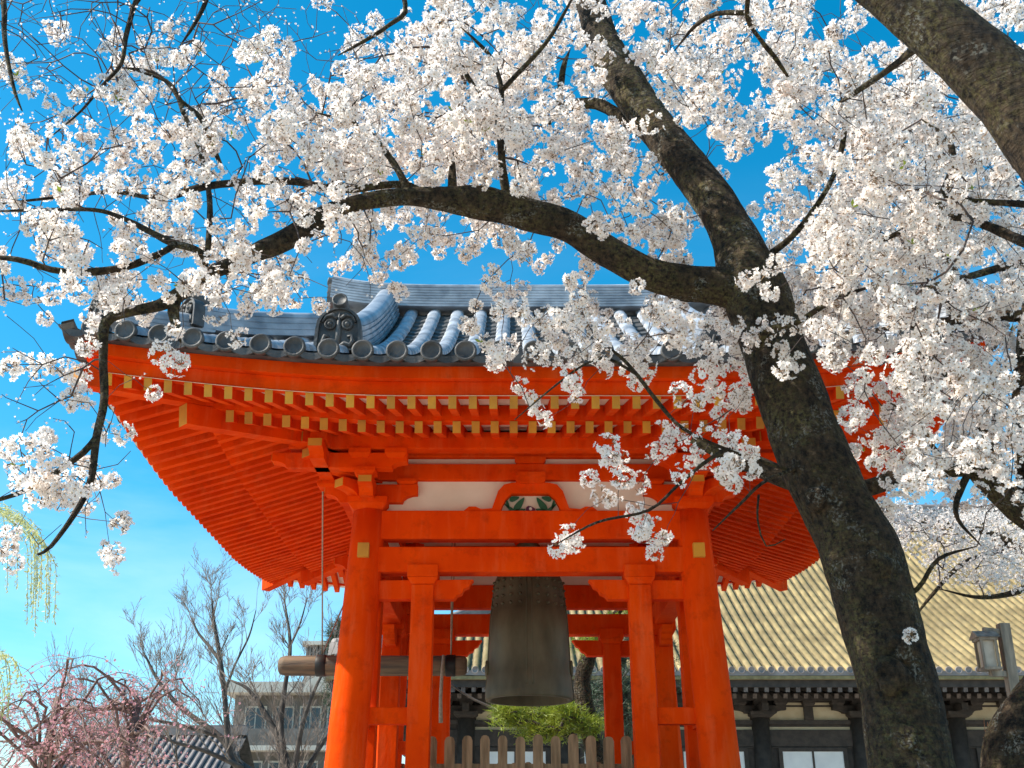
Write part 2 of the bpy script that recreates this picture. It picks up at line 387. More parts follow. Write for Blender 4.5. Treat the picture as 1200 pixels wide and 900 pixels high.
# rafters: front rows one by one, the sides and back as one mass
SPC = .1845; RW = .072; RH = .115
def fly_mb(m, k, a):
    n1 = 4.0; n0 = max(3.05, abs(a) + .02)
    if n0 > n1 - .1: return False
    A = Vector(L2(k, a, n1, 3.70 + RH / 2)); B = Vector(L2(k, a, n0, 3.70 + .30 * (n1 - n0) + RH / 2)); m.beam(A, B, RW, RH, endm=1); return True
def base_mb(m, k, a):
    n1 = 3.2; n0 = max(1.62, abs(a) + .02)
    if n0 > n1 - .1: return False
    A = Vector(L2(k, a, n1, 3.77 + RH / 2)); B = Vector(L2(k, a, n0, 3.77 + .32 * (n1 - n0) + RH / 2)); m.beam(A, B, RW + .005, RH, endm=1); return True
mass = MB()
for k in range(4):
    for i in range(-22, 23):
        a = i * SPC + (SPC / 2 if k in (1, 3) else 0)
        for fn, nm in ((fly_mb, 'flying_rafter'), (base_mb, 'rafter')):
            if k == 0:
                m = MB()
                if fn(m, k, a): m.build(nm, [RED, YEL], BP)
            else: fn(mass, k, a)
mass.build('rafters', [RED, YEL], BP, kind='stuff')
sf = MB()
for k in range(4):
    def sheet(n0, n1, zfun, m=0):
        NA, NN = 40, 4
        vs = []
        for j in range(NN + 1):
            n = n0 + (n1 - n0) * j / NN
            for i in range(NA + 1):
                a = (-1 + 2 * i / NA) * n; vs.append(L2(k, a, n, zfun(n)))
        fs = [(j * (NA + 1) + i, j * (NA + 1) + i + 1, (j + 1) * (NA + 1) + i + 1, (j + 1) * (NA + 1) + i) for j in range(NN) for i in range(NA)]
        sf.add(vs, fs, m)
    sheet(2.95, 4.06, lambda n: 3.70 + .30 * (4 - n) + RH + .004)
    sheet(1.6, 3.19, lambda n: 3.77 + .32 * (3.2 - n) + RH + .004)
sf.build('soffit', CREAM, BP)
def sweep(m, k, n0, n1, h0, h1, mt=0, NA=48):
    """board that follows the curved eave"""
    vs = []
    for i in range(NA + 1):
        s = -1 + 2 * i / NA
        for n, h in ((n0, h0), (n1, h0), (n1, h1), (n0, h1)): vs.append(L2(k, s * n, n, h))
    fs = [(4 * i + j, 4 * i + (j + 1) % 4, 4 * i + 4 + (j + 1) % 4, 4 * i + 4 + j) for i in range(NA) for j in range(4)]
    m.add(vs, fs, mt)
for k in range(4):
    m = MB(); sweep(m, k, 3.93, 4.03, 3.818, 3.945); m.build('eave_board', RED, BP)
    m = MB(); sweep(m, k, 3.93, 4.115, 3.947, 4.06); m.build('fascia', RED, BP)
    m = MB(); sweep(m, k, 3.10, 3.215, 3.889, 4.05); m.build('eave_board', RED, BP)
ce = MB(); ce.box(XC - 1.75, XC + 1.75, YC - 1.75, YC + 1.75, EYE + 4.22, EYE + 4.27); ce.build('ceiling_board', RED, BP)
hb = MB(); hb.box(XC - 1.72, XC + 1.72, YC - .15, YC + .15, EYE + 3.62, EYE + 3.92); hb.build('hanging_beam', RED, BP, bevel=.01)

# ---- tiled roof: hip and gable
G = 2.5; E0 = 4.112
def prof(u): return E0 + .42 * u + .045 * u * u
ROOF = MB()
PIT = .307; RR = .083
def umax(k, a):
    if k in (0, 2): return W if abs(a) < G else W - abs(a)
    return min(W - abs(a), W - G) if abs(a) > 0 else W - G
def surf(k, a, u, dz=0): return L2(k, a, W - u, prof(u) + dz) if u < W else TK(k)(a, 0, prof(u) + dz)
for k in range(4):
    ks = [(i) * PIT for i in range(-14, 15)]
    for i, a in enumerate(ks):
        if abs(a) > W - .12: continue
        um = umax(k, a)
        if um < .12: continue
        # round roll: courses of tile about 0.3 m long
        nco = max(1, int(um / .28)); rows = []
        for c in range(nco):
            u0, u1 = um * c / nco, um * (c + 1) / nco
            rows += [(u0, 1.06), (u0 + .02, 1.07), (u0 + .035, 1.0), (u1 - .003, .985)]
        S = 9; vs = []
        for (u, sc) in rows:
            for j in range(S):
                t = math.pi * j / (S - 1); vs.append(surf(k, a - math.cos(t) * RR * sc, u, .015 + math.sin(t) * RR * sc))
        n = len(rows)
        ROOF.add(vs, [(r * S + j, r * S + j + 1, (r + 1) * S + j + 1, (r + 1) * S + j) for r in range(n - 1) for j in range(S - 1)], 0, True)
        # eave disc with a raised rim
        o = Vector(surf(k, a, 0, .04)); ax = Vector(TK(k)(0, 1, 0)) - Vector(TK(k)(0, 0, 0)); ax.z = 0
        ROOF.lathe([(.097, -.04), (.100, .0), (.100, .012), (.094, .018), (.076, .018), (.071, .004), (.02, .008), (.001, .008)], o, 20, 1, axis=ax, smooth=True)
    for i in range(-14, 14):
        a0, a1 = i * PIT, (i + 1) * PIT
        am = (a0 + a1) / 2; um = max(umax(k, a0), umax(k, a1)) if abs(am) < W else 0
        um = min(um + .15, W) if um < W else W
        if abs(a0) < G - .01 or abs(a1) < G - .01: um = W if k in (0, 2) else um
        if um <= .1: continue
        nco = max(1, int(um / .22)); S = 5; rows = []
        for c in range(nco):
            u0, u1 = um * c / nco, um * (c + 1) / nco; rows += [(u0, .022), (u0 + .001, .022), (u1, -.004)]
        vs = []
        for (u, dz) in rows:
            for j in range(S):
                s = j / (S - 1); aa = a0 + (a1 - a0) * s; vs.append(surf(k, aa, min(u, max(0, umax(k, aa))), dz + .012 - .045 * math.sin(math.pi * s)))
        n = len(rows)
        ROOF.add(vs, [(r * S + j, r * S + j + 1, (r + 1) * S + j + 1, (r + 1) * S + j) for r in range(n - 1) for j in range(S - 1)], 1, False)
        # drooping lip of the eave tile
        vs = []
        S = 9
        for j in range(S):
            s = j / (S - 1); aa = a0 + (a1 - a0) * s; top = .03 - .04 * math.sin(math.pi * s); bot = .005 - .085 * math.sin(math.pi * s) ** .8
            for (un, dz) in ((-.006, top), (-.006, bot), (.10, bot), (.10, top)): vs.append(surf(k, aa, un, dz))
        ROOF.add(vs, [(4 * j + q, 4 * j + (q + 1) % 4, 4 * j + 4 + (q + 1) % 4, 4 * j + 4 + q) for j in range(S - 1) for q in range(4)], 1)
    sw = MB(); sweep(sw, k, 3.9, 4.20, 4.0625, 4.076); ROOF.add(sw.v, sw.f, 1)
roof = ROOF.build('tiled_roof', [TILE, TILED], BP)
# gable walls
for sx in (-1, 1):
    m = MB(); hw = [(-2.45, prof(W - 2.5)), (2.45, prof(W - 2.5)), (0, prof(W) - .1)]
    vs = [(XC + sx * 2.25, YC + y, EYE + h) for y, h in hw] + [(XC + sx * 2.21, YC + y, EYE + h) for y, h in hw]
    m.add(vs, [(0, 1, 2), (5, 4, 3), (0, 3, 4, 1), (1, 4, 5, 2), (2, 5, 3, 0)]); m.build('gable_wall', CREAM, BP)
    for sy in (-1, 1):
        m = MB()
        for i in range(10):
            y0 = sy * (2.5 - .25 * i); y1 = sy * (2.5 - .25 * (i + 1))
            z0 = prof(W - abs(y0)) - .05; z1 = prof(W - abs(y1)) - .05
            m.hexa([(XC + sx * 2.46, YC + y0, EYE + z0 - .25), (XC + sx * 2.54, YC + y0, EYE + z0 - .25), (XC + sx * 2.54, YC + y1, EYE + z1 - .25), (XC + sx * 2.46, YC + y1, EYE + z1 - .25),
                    (XC + sx * 2.46, YC + y0, EYE + z0), (XC + sx * 2.54, YC + y0, EYE + z0), (XC + sx * 2.54, YC + y1, EYE + z1), (XC + sx * 2.46, YC + y1, EYE + z1)])
        m.build('bargeboard', RED, BP)

def stack_ridge(pts, layers, w0, w1, h, rcap):
    """ridge of laid tiles along a polyline: thin overlapping courses under a round cap"""
    m = MB(); pts = [Vector(p) for p in pts]; n = len(pts)
    sides = []
    for i in range(n):
        t = pts[min(i + 1, n - 1)] - pts[max(i - 1, 0)]; t.z = 0; t.normalize(); sides.append(Vector((-t.y, t.x, 0)))
    for L in range(layers):
        ww = w0 + (w1 - w0) * L / max(1, layers - 1); z0 = h * L / layers; z1 = z0 + h / layers
        for (zz0, zz1, w_) in ((z0, z0 + (z1 - z0) * .72, ww), (z0 + (z1 - z0) * .72 + .0005, z1 - .0005, ww - .05)):
            vs = []
            for i in range(n):
                s = sides[i] * w_ / 2
                for sg, zz in ((-1, zz0), (1, zz0), (1, zz1), (-1, zz1)): vs.append(pts[i] + s * sg + Vector((0, 0, zz)))
            fs = [(4 * i + q, 4 * i + (q + 1) % 4, 4 * i + 4 + (q + 1) % 4, 4 * i + 4 + q) for i in range(n - 1) for q in range(4)] + [(0, 1, 2, 3), (4 * n - 1, 4 * n - 2, 4 * n - 3, 4 * n - 4)]
            m.add(vs, fs)
    S = 9; vs = []
    for i in range(n):
        for j in range(S):
            t = math.pi * j / (S - 1); vs.append(pts[i] + sides[i] * math.cos(t) * rcap + Vector((0, 0, h - .012 + math.sin(t) * rcap * .9)))
    m.add(vs, [(i * S + j, i * S + j + 1, (i + 1) * S + j + 1, (i + 1) * S + j) for i in range(n - 1) for j in range(S - 1)] + [tuple(range(S)), tuple((n - 1) * S + j for j in range(S))[::-1]], 0, True)
    return m
def ogre(pos, fwd, wd, ht, parent):
    """arched ridge-end tile with bosses and curls in relief, a round roll above it"""
    pos = Vector(pos); f = Vector(fwd); f.z = 0; f.normalize(); sd = Vector((0, 0, 1)).cross(f)
    def T(a, n, z): return tuple(pos + sd * a + f * n + Vector((0, 0, z)))
    m = MB(); q = wd / 2
    o = [(-q * 1.05, 0), (-q, ht * .5)] + [(-q * math.cos(t), ht * .55 + ht * .45 * math.sin(t)) for t in [i * math.pi / 10 for i in range(1, 10)]] + [(q, ht * .5), (q * 1.05, 0)]
    m.prism(o, T, -.09, .0)
    inn = [(a * .86, .03 * ht + z * .93) for a, z in o]
    nO = len(o); vs = [T(a, .0005, z) for a, z in o] + [T(a, .03, z) for a, z in o] + [T(a, .03, z) for a, z in inn] + [T(a, .0005, z) for a, z in inn]
    m.add(vs, [(r * nO + i, r * nO + (i + 1) % nO, (r + 1) * nO + (i + 1) % nO, (r + 1) * nO + i) for r in range(3) for i in range(nO)])
    for sg in (-1, 1):
        m.lathe([(.24 * q, 0), (.26 * q, .02), (.20 * q, .04), (.15 * q, .02), (.12 * q, .03), (.05 * q, .055), (.001, .058)], T(sg * q * .38, .001, ht * .60), 14, axis=f)
        m.tube([T(sg * q * x, .015, ht * z) for x, z in ((.15, .10), (.30, .16), (.52, .12), (.66, .22), (.58, .34), (.40, .32))], [.03 * wd * 2.0, .065 * wd, .06 * wd, .05 * wd, .045 * wd, .03 * wd], 8)
        m.tube([T(sg * q * x, .012, ht * z) for x, z in ((.08, .74), (.30, .84), (.58, .80), (.72, .66))], [.05 * wd, .05 * wd, .04 * wd, .03 * wd], 8)
    m.tube([T(q * x, .012, ht * z) for x, z in ((0, .86), (.0, .62), (0, .40), (0, .14))], [.03 * wd, .05 * wd, .07 * wd, .05 * wd], 8)
    r = wd * .17
    m.lathe([(r, -.35), (r, .05), (r * 1.0, .06), (r * .8, .06), (r * .76, .05), (.001, .05)], T(0, .0, ht + r * .8), 18, axis=f + Vector((0, 0, .18)))
    return m.build('ogre_tile', TILED, parent)
zt = EYE + prof(W)
rp_ = [(XC + 2.62 * s, YC, zt - .02 + .14 * abs(s) ** 5) for s in [i / 12 - 1 for i in range(25)]]
stack_ridge(rp_, 8, .46, .34, .36, .10).build('main_ridge', TILE, roof)
for sx in (-1, 1):
    ogre((XC + sx * 2.64, YC, zt + .06), (sx, 0, 0), .36, .36, roof)
    for sy in (-1, 1):
        us = [.66 + (W - .25 - .66) * i / 12 for i in range(13)]
        pts = [(XC + sx * 1.87, YC + sy * (W - u), EYE + prof(u) + .03) for u in us]
        stack_ridge(pts, 5, .38, .27, .30, .125).build('descending_ridge', TILE, roof)
        ogre((XC + sx * 1.87, YC + sy * (W - .60), EYE + prof(.6) + .05), (0, sy, 0), .44, .46, roof)
        # hip ridges in two steps
        for (d0, d1, hh, ow) in ((.22, 1.0, .16, .30), (.85, 1.9, .24, .36)):
            pts = []
            for i in range(9):
                d = d0 + (d1 - d0) * i / 8; a = W - d
                pts.append((XC + sx * a, YC + sy * a, EYE + prof(d) + lift(a, a) + .05 + (.05 * max(0, 1 - i / 4) ** 2)))
            stack_ridge(pts, 3, .30, .22, hh, .10).build('hip_ridge', TILE, roof)
            ogre(Vector(pts[0]) + Vector((sx, sy, 0)) * .02, (sx, sy, 0), ow, ow * .95, roof)

# ================================================================== bell
BZ = EYE + 1.66
bell = root('temple_bell', (XC, YC, BZ), 'large dark bronze temple bell hanging inside the vermilion pavilion', 'bell')
m = MB()
prf = [(.38, .70), (.43, .25), (.455, .0), (.505, .0), (.512, .02), (.512, .09), (.505, .12), (.497, .20), (.495, .205), (.492, .28), (.484, .29), (.478, .50), (.466, .75), (.452, .98), (.447, .985), (.445, 1.01), (.438, 1.015), (.425, 1.22), (.405, 1.40), (.36, 1.50), (.28, 1.56), (.12, 1.60), (.001, 1.605)]
m.lathe(prf, (XC, YC, BZ), 64)
body = m.build('bell_body', BRONZE, bell)
m = MB()
for i in range(4):
    a = math.pi / 4 * 0 + i * math.pi / 2
    for da in (-.07, .07):
        pts = []; 
        for (r, h) in ((.506, .12), (.498, .21), (.490, .30), (.482, .50), (.470, .75), (.455, .98), (.428, 1.22), (.410, 1.38)):
            pts.append((XC + r * math.cos(a + da), YC + r * math.sin(a + da), BZ + h))
        m.tube(pts, .007, 6)
m.build('raised_band', BRONZE, bell)
m = MB()
for q in range(4):
    for i in range(5):
        for j in range(4):
            a = q * math.pi / 2 + .25 + i * .27; h = 1.07 + j * .095; r = .438 - (h - 1.015) * .066
            m.lathe([(.020, -.012), (.018, .016), (.010, .028), (.001, .031)], (XC + r * math.cos(a), YC + r * math.sin(a), BZ + h), 8, axis=(math.cos(a), math.sin(a), 0))
m.build('boss', BRONZE, bell, kind='stuff')
for a in (math.pi, 0):
    m = MB(); m.lathe([(.10, -.02), (.10, .012), (.085, .02), (.05, .016), (.045, .026), (.001, .028)], (XC + .492 * math.cos(a), YC, BZ + .36), 20, axis=(math.cos(a), 0, 0))
    m.build('striking_boss', BRONZE, bell)
m = MB()
m.tube([(XC + .17 * math.cos(t), YC, BZ + 1.58 + .30 * math.sin(t)) for t in [i * math.pi / 10 for i in range(11)]], .05, 10)
m.build('dragon_loop', BRONZE, bell)

# ================================================================== striker log with its ropes
LZ = EYE + 2.06
st = root('bell_striker', (-1.6, YC, LZ), 'horizontal wooden striker log hung on ropes beside the bronze bell', 'bell striker')
m = MB(); xs = [-2.74, -2.72, -2.66, -2.0, -1.2, -.62, -.55, -.53]; rs = [.07, .10, .115, .118, .116, .115, .108, .08]
m.tube([(x, YC, LZ) for x in xs], rs, 24, wob=.02, wf=3); m.build('log', LOGW, st)
m = MB()
for x in (-.72, -2.24): m.lathe([(.119, -.06), (.126, -.05), (.126, .05), (.119, .06)], (x, YC, LZ), 24, axis=(1, 0, 0))
m.build('iron_strap', IRON, st)
def sag(a, b, n=10, d=.03):
    a, b = Vector(a), Vector(b); return [a.lerp(b, i / n) - Vector((0, 0, d * math.sin(math.pi * i / n))) for i in range(n + 1)]
for (xt, yt, ht, x) in ((-2.05, YC - 1.9, 3.95, -2.24), (-2.05, YC + 1.9, 3.95, -2.24), (-.72, YC - .35, 3.7, -.72), (-.72, YC + .35, 3.7, -.72)):
    m = MB(); m.tube(sag((xt, yt, EYE + ht), (x, YC, LZ + .13), d=.02), .009, 6); m.build('rope', ROPE, st)
m = MB(); m.tube([(-.80, YC - .13, LZ + .1), (-.81, YC - .15, LZ - .05), (-.82, YC - .15, LZ - .4), (-.81, YC - .15, LZ - .66)], [.016, .018, .02, .024], 8); m.build('pull_rope', ROPE, st)

# ================================================================== picket fences in the pavilion
def fence(y, x0, x1, label, top):
    r0 = root('picket_fence', ((x0 + x1) / 2, y, PLAT), label, 'fence')
    n = int((x1 - x0) / .181)
    for i in range(n + 1):
        x = x0 + i * .181; w_ = .052 + random.uniform(-.004, .004); t = top + random.uniform(-.015, .015)
        m = MB(); T = lambda a, d, z: (x + a, y - d, EYE + z)
        m.prism([(-w_, PLAT - EYE + .02), (w_, PLAT - EYE + .02), (w_, t - .045), (w_ * .72, t - .012), (w_ * .3, t), (-w_ * .3, t), (-w_ * .72, t - .012), (-w_, t - .045)], T, -.014, .014)
        m.build('picket', WOOD, r0)
    for z in (.2, .78):
        m = MB(); m.box(x0 - .05, x1 + .05, y + .016, y + .06, EYE + z, EYE + z + .09); m.build('rail', WOOD, r0)
    return r0
fence(11.75, XC - 1.02, XC + 1.02, 'weathered brown picket fence between the two front square posts', 1.145)
fence(14.95, XC - 1.62, XC + 1.62, 'darker picket fence along the far side of the bell pavilion', 1.12)
# ================================================================== main hall behind
HX0, HX1, HY, HR = -5.4, 34.0, 32.0, 44.0
HALL = root('temple_hall', (12, 36, 0), 'long dark timber temple hall with straw coloured tiled roof', 'temple hall')
HE = 4.86
def hprof(u): return HE + .50 * u + .0135 * u * u
def hlift(x, y):
    d = max(0, 1 - (x - HX0) / 5) * max(0, 1 - (y - HY) / 5)
    return .45 * d ** 2
RL = HR - HY
m = MB(); pitch = .283; r = .088
def hs_front(x, u, dz): return (x, HY + u, EYE + hprof(u) + dz + hlift(x, HY + u))
def hs_left(y, u, dz): return (HX0 + u, y, EYE + hprof(u) + dz + hlift(HX0 + u, y))
NU = 14
for side, fn, c0, c1 in (('f', hs_front, HX0, HX1), ('l', hs_left, HY, HY + 24)):
    n = int((c1 - c0) / pitch)
    for i in range(n):
        c = c0 + .1 + i * pitch
        def um(cc): return min(RL, max(0, cc - c0)) if side == 'f' else min(RL, cc - c0, c1 - cc)
        u1 = um(c)
        if u1 > .3:
            S = 6; vs = []; us = []
            nc = max(1, int(u1 / .5))
            for q in range(nc): us += [(u1 * q / nc, 1.10), (u1 * (q + 1) / nc - .002, .94)]
            sd = random.uniform(-.012, .012)
            for (u, k_) in us:
                for s in range(S):
                    t = math.pi * s / (S - 1); vs.append(fn(c + sd - math.cos(t) * r * k_, u, math.sin(t) * r * k_ + .02))
            m.add(vs, [(j * S + s, j * S + s + 1, (j + 1) * S + s + 1, (j + 1) * S + s) for j in range(len(us) - 1) for s in range(S - 1)], 0, True)
            o = Vector(fn(c, 0, .05)); ax = (0, -1, 0) if side == 'f' else (-1, 0, 0)
            m.lathe([(.105, -.03), (.105, .02), (.08, .02), (.076, .005), (.001, .005)], o, 10, 2, axis=ax)
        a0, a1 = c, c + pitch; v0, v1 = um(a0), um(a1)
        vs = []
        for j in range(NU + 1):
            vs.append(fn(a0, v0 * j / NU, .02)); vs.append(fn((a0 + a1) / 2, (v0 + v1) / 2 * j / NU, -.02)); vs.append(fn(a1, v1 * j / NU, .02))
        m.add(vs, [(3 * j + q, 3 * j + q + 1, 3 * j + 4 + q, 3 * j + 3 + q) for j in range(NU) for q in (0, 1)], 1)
        m.add([fn(a0, 0, .03), fn(a1, 0, .03), fn(a1, 0, -.10), fn(a0, 0, -.10)], [(0, 1, 2, 3)], 2)
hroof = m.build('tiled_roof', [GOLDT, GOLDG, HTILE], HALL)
stack_ridge([(HX0 + RL + i * 2.2, HR, EYE + hprof(RL) - .1) for i in range(13)], 8, .7, .5, .7, .16).build('main_ridge', HTILE, hroof)
stack_ridge([(HX0 + t, HY + t, EYE + hprof(t) + hlift(HX0 + t, HY + t) + .05) for t in [.2 + i * (RL - .2) / 14 for i in range(15)]], 4, .5, .4, .35, .13).build('hip_ridge', HTILE, hroof)
# eaves: board, fascia, two rows of rafters with pale ends
m = MB(); m.box(HX0 + .1, HX1, HY + .02, HY + .3, EYE + HE - .20, EYE + HE - .105); m.box(HX0 + .02, HX0 + .3, HY + .3, HY + 24, EYE + HE - .20, EYE + HE - .105); m.build('eave_board', mat('mossy_board', (.16, .13, .06), (.26, .21, .10), rough=.9, scale=6), HALL)
m = MB(); m.box(HX0 + .25, HX1, HY + .16, HY + .30, EYE + HE - .40, EYE + HE - .203); m.box(HX0 + .16, HX0 + .3, HY + .3, HY + 24, EYE + HE - .40, EYE + HE - .203); m.build('fascia', DARKW, HALL)
m = MB()
PEND = mat('faded_rafter_end', (.07, .055, .05), (.15, .125, .11), rough=.9, scale=8)
for i in range(int((HX1 - HX0 - .6) / .30)):
    x = HX0 + .4 + i * .30
    m.beam((x, HY + .20, EYE + HE - .47), (x, HY + 1.4, EYE + HE - .22), .12, .13, endm=1)
    m.beam((x + .15, HY + 1.15, EYE + HE - .52), (x + .15, HY + 3.4, EYE + HE + .36), .12, .14, endm=1)
for i in range(70):
    y = HY + .4 + i * .30; m.beam((HX0 + .2, y, EYE + HE - .47), (HX0 + 3.2, y, EYE + HE + .4), .12, .13, endm=1)
m.build('rafters', [DARKW, PEND], HALL, kind='stuff')
m = MB(); m.add([(HX0 + .2, HY + .25, EYE + HE - .14), (HX1, HY + .25, EYE + HE - .14), (HX1, HY + 4, EYE + HE + 1.1), (HX0 + 3, HY + 4, EYE + HE + 1.1)], [(0, 1, 2, 3)])
m.add([(HX0 + .2, HY + .25, EYE + HE - .15), (HX0 + 3, HY + 4, EYE + HE + 1.09), (HX0 + 3, HY + 24, EYE + HE + 1.09), (HX0 + .2, HY + 24, EYE + HE - .15)], [(0, 1, 2, 3)]); m.build('soffit', DARKW, HALL)
# walls
WY = HY + 2.6; WX0 = HX0 + 2.6
m = MB(); m.box(WX0, HX1, WY, WY + .12, .4, EYE + 5.4); m.box(WX0, WX0 + .12, WY + .12, HY + 20, .4, EYE + 5.4); m.build('wall', DARKW, HALL)
m = MB(); m.box(WX0 - .1, HX1, WY - .34, WY - .14, EYE + HE + .02 - .52, EYE + HE - .3); m.build('purlin', DARKW, HALL)
for (z0, z1, d) in ((3.52 + .16, 3.81, .10), (3.05, 3.52, .09), (3.005, 3.04, .06)):
    m = MB(); m.box(WX0 - .05, HX1, WY - d, WY - .002, EYE + z0, EYE + z1); m.build('tie_beam', DARKW, HALL)
cols = []
bay = 2.98
nb0 = -int((7.55 - WX0) / bay)
first = {}
for i in range(nb0, 9):
    cx = 7.55 + i * bay
    def once(nm, mb, mt, par=HALL):
        if nm in first:
            o, x0 = first[nm]; c = copy_part(o, (o.location.x + cx - x0, o.location.y, o.location.z)); return c
        o = mb.build(nm, mt, par); first[nm] = (o, cx); return o
    m = MB(); m.tube([(cx, WY - .05, .4), (cx, WY - .05, EYE + 3.85)], .26, 20); once('column', m, DARKW)
    m = MB(); T = lambda a, n, z: (cx + a, WY - n, EYE + z)
    m.prism(arm_outline(-.78, .78, 4.0, 4.22, .3), T, .02, .24); block(m, T, 0, .12, 3.86, 4.03, .36)
    for a in (-.62, 0, .62): block(m, T, a, .13, 4.223, 4.36, .2)
    m.beam((cx, WY - .9, EYE + 4.12), (cx, WY, EYE + 4.12), .2, .2)
    once('bracket', m, DARKW)
    for nm, a0, a1, z0, z1 in (('plaster_panel', .30, bay / 2 - .13, 3.815, 4.20), ('plaster_panel_narrow', .75, bay / 2 - .13, 4.26, 4.33)):
        for q in (0, 1):
            m = MB(); aa0, aa1 = (a0, a1) if q == 0 else (bay - a1, bay - a0); m.box(cx + aa0, cx + aa1, WY - .012, WY - .001, EYE + z0, EYE + z1)
            m.build('plaster_panel', PLAST, HALL)
    m = MB(); m.box(cx + .27, cx + bay - .27, WY - .014, WY - .003, EYE + 3.535, EYE + 3.615); m.build('plaster_panel', PLAST, HALL)
    m = MB(); m.box(cx + bay / 2 - .14, cx + bay / 2 + .14, WY - .09, WY - .002, EYE + 3.815, EYE + 4.2); block(m, T, bay / 2, .08, 4.203, 4.36, .18); once('strut', m, DARKW)
    # paired paper windows
    m = MB(); x0, x1 = cx + .58, cx + bay - .58
    m.box(x0 - .12, x1 + .12, WY - .10, WY - .06, 1.1, 1.25); m.box(x0 - .12, x1 + .12, WY - .10, WY - .06, EYE + 2.90, EYE + 3.0); m.box(x0 - .12, x0, WY - .10, WY - .06, 1.25, EYE + 2.90); m.box(x1, x1 + .12, WY - .10, WY - .06, 1.25, EYE + 2.90)
    m.box(cx + bay / 2 - .03, cx + bay / 2 + .03, WY - .095, WY - .055, 1.25, EYE + 2.90)
    if 'window' in first:
        once('window', None, None)
    else:
        wd = once('window', m, DARKW)
        for (q0, q1) in ((x0, cx + bay / 2 - .03), (cx + bay / 2 + .03, x1)):
            p = MB(); p.box(q0, q1, WY - .075, WY - .065, 1.25, EYE + 2.90); p.build('paper_pane', SHOJI, wd)
m = MB(); m.box(WX0 - 1.5, HX1, WY - 1.8, WY - .3, .9, 1.0); m.box(WX0 - 1.4, HX1, WY - 1.6, WY - .3, 0, .897); m.build('veranda', DARKW, HALL)

# ================================================================== far buildings on the left
def px_x(px, Y, h): return (px - 600) / F * (Y * CP + h * SP)
b = root('apartment_block', (px_x(330, 60, 7), 64, 0), 'grey concrete block with pale roof slab and balconies behind bare trees', 'apartment block')
x0, x1 = px_x(274, 60, 7), px_x(420, 60, 7); Yb = 60; ht = P(300, 815, 60).z
m = MB(); m.box(x0, x1, Yb, Yb + 9, 0, ht); m.build('wall', CONC, b)
m = MB(); m.box(x0 - .4, x1 + .4, Yb - 1.2, Yb + 9.3, ht + .003, ht + .55); m.build('roof_slab', PALEB, b)
for fl in range(4):
    z = ht - 2.75 * (fl + 1)
    m = MB(); m.box(x0 - .1, x1 + .1, Yb - 1.1, Yb - .003, z - .12, z + .12); m.build('balcony_slab', PALEB, b)
    m = MB(); m.box(x0 - .1, x1 + .1, Yb - 1.1, Yb - 1.02, z + .123, z + .95); m.build('balcony_wall', CONC, b)
    for q in range(4):
        xa = x0 + .6 + q * (x1 - x0 - .8) / 4
        m = MB(); m.box(xa, xa + 1.15, Yb - .04, Yb - .003, z + .2, z + 2.2); wn = m.build('window', PALEB, b)
        p = MB(); p.box(xa + .08, xa + .54, Yb - .05, Yb - .041, z + .28, z + 2.1); p.box(xa + .60, xa + 1.07, Yb - .05, Yb - .041, z + .28, z + 2.1); p.build('pane', GLASS, wn)
b = root('pale_building', (px_x(378, 75, 12), 78, 0), 'pale tall building with a striped top storey behind the log end', 'building')
x0, x1 = px_x(357, 75, 12), px_x(412, 75, 12); ht = P(380, 752, 75).z
m = MB(); m.box(x0, x1, 75, 82, 0, ht - 1.6); m.build('wall', PALEB, b)
m = MB()
for i in range(14): m.box(x0 + .05 + i * (x1 - x0 - .1) / 14, x0 + .05 + (i + .55) * (x1 - x0 - .1) / 14, 74.95, 75.1, ht - 1.55, ht - .25)
m.box(x0, x1, 75.3, 81, ht - 1.59, ht - .25); m.build('louvre_screen', CONC, b)
m = MB(); m.box(x0 - .2, x1 + .2, 74.7, 82.2, ht - .245, ht); m.build('roof_slab', PALEB, b)
for fl in range(3):
    m = MB(); m.box(x0 + .7, x0 + 1.9, 74.97, 74.997, ht - 4.4 - fl * 3, ht - 3.0 - fl * 3); m.build('window', GLASS, b)
# long tiled outbuilding
b = root('tiled_outbuilding', (px_x(160, 45, 5), 48, 0), 'long low outbuilding with grey tiled roof beyond the pink weeping trees', 'outbuilding')
xa, xb = px_x(60, 45, 4), px_x(262, 45, 4); zr = P(200, 862, 48).z; ze = zr - 2.0
m = MB()
for i in range(int((xb - xa) / .3)):
    x = xa + i * .3; S = 5; vs = []
    for (y, z) in ((44.6, ze), (48, zr)):
        for s in range(S):
            t = math.pi * s / (S - 1); vs.append((x + .09 - math.cos(t) * .09, y, z + .05 + math.sin(t) * .09))
    m.add(vs, [(s, s + 1, S + s + 1, S + s) for s in range(S - 1)], 0, True)
    m.add([(x + .15, 44.6, ze + .03), (x + .33, 44.6, ze + .03), (x + .33, 48, zr + .03), (x + .15, 48, zr + .03)], [(0, 1, 2, 3)], 1)
m.add([(xa - .2, 44.6, ze), (xb + .2, 44.6, ze), (xb + .2, 48, zr), (xa - .2, 48, zr), (xa - .2, 51.4, ze), (xb + .2, 51.4, ze)], [(0, 1, 2, 3), (3, 2, 5, 4)], 1)
rf = m.build('tiled_roof', [HTILE, TILED], b)
stack_ridge([(xa - .2, 48, zr), ((xa + xb) / 2, 48, zr), (xb + .2, 48, zr)], 4, .5, .4, .35, .1).build('main_ridge', HTILE, rf)
m = MB(); m.box(xa + .4, xb - .4, 45.4, 50.6, 0, ze + .3); m.build('wall', PLAST, b)

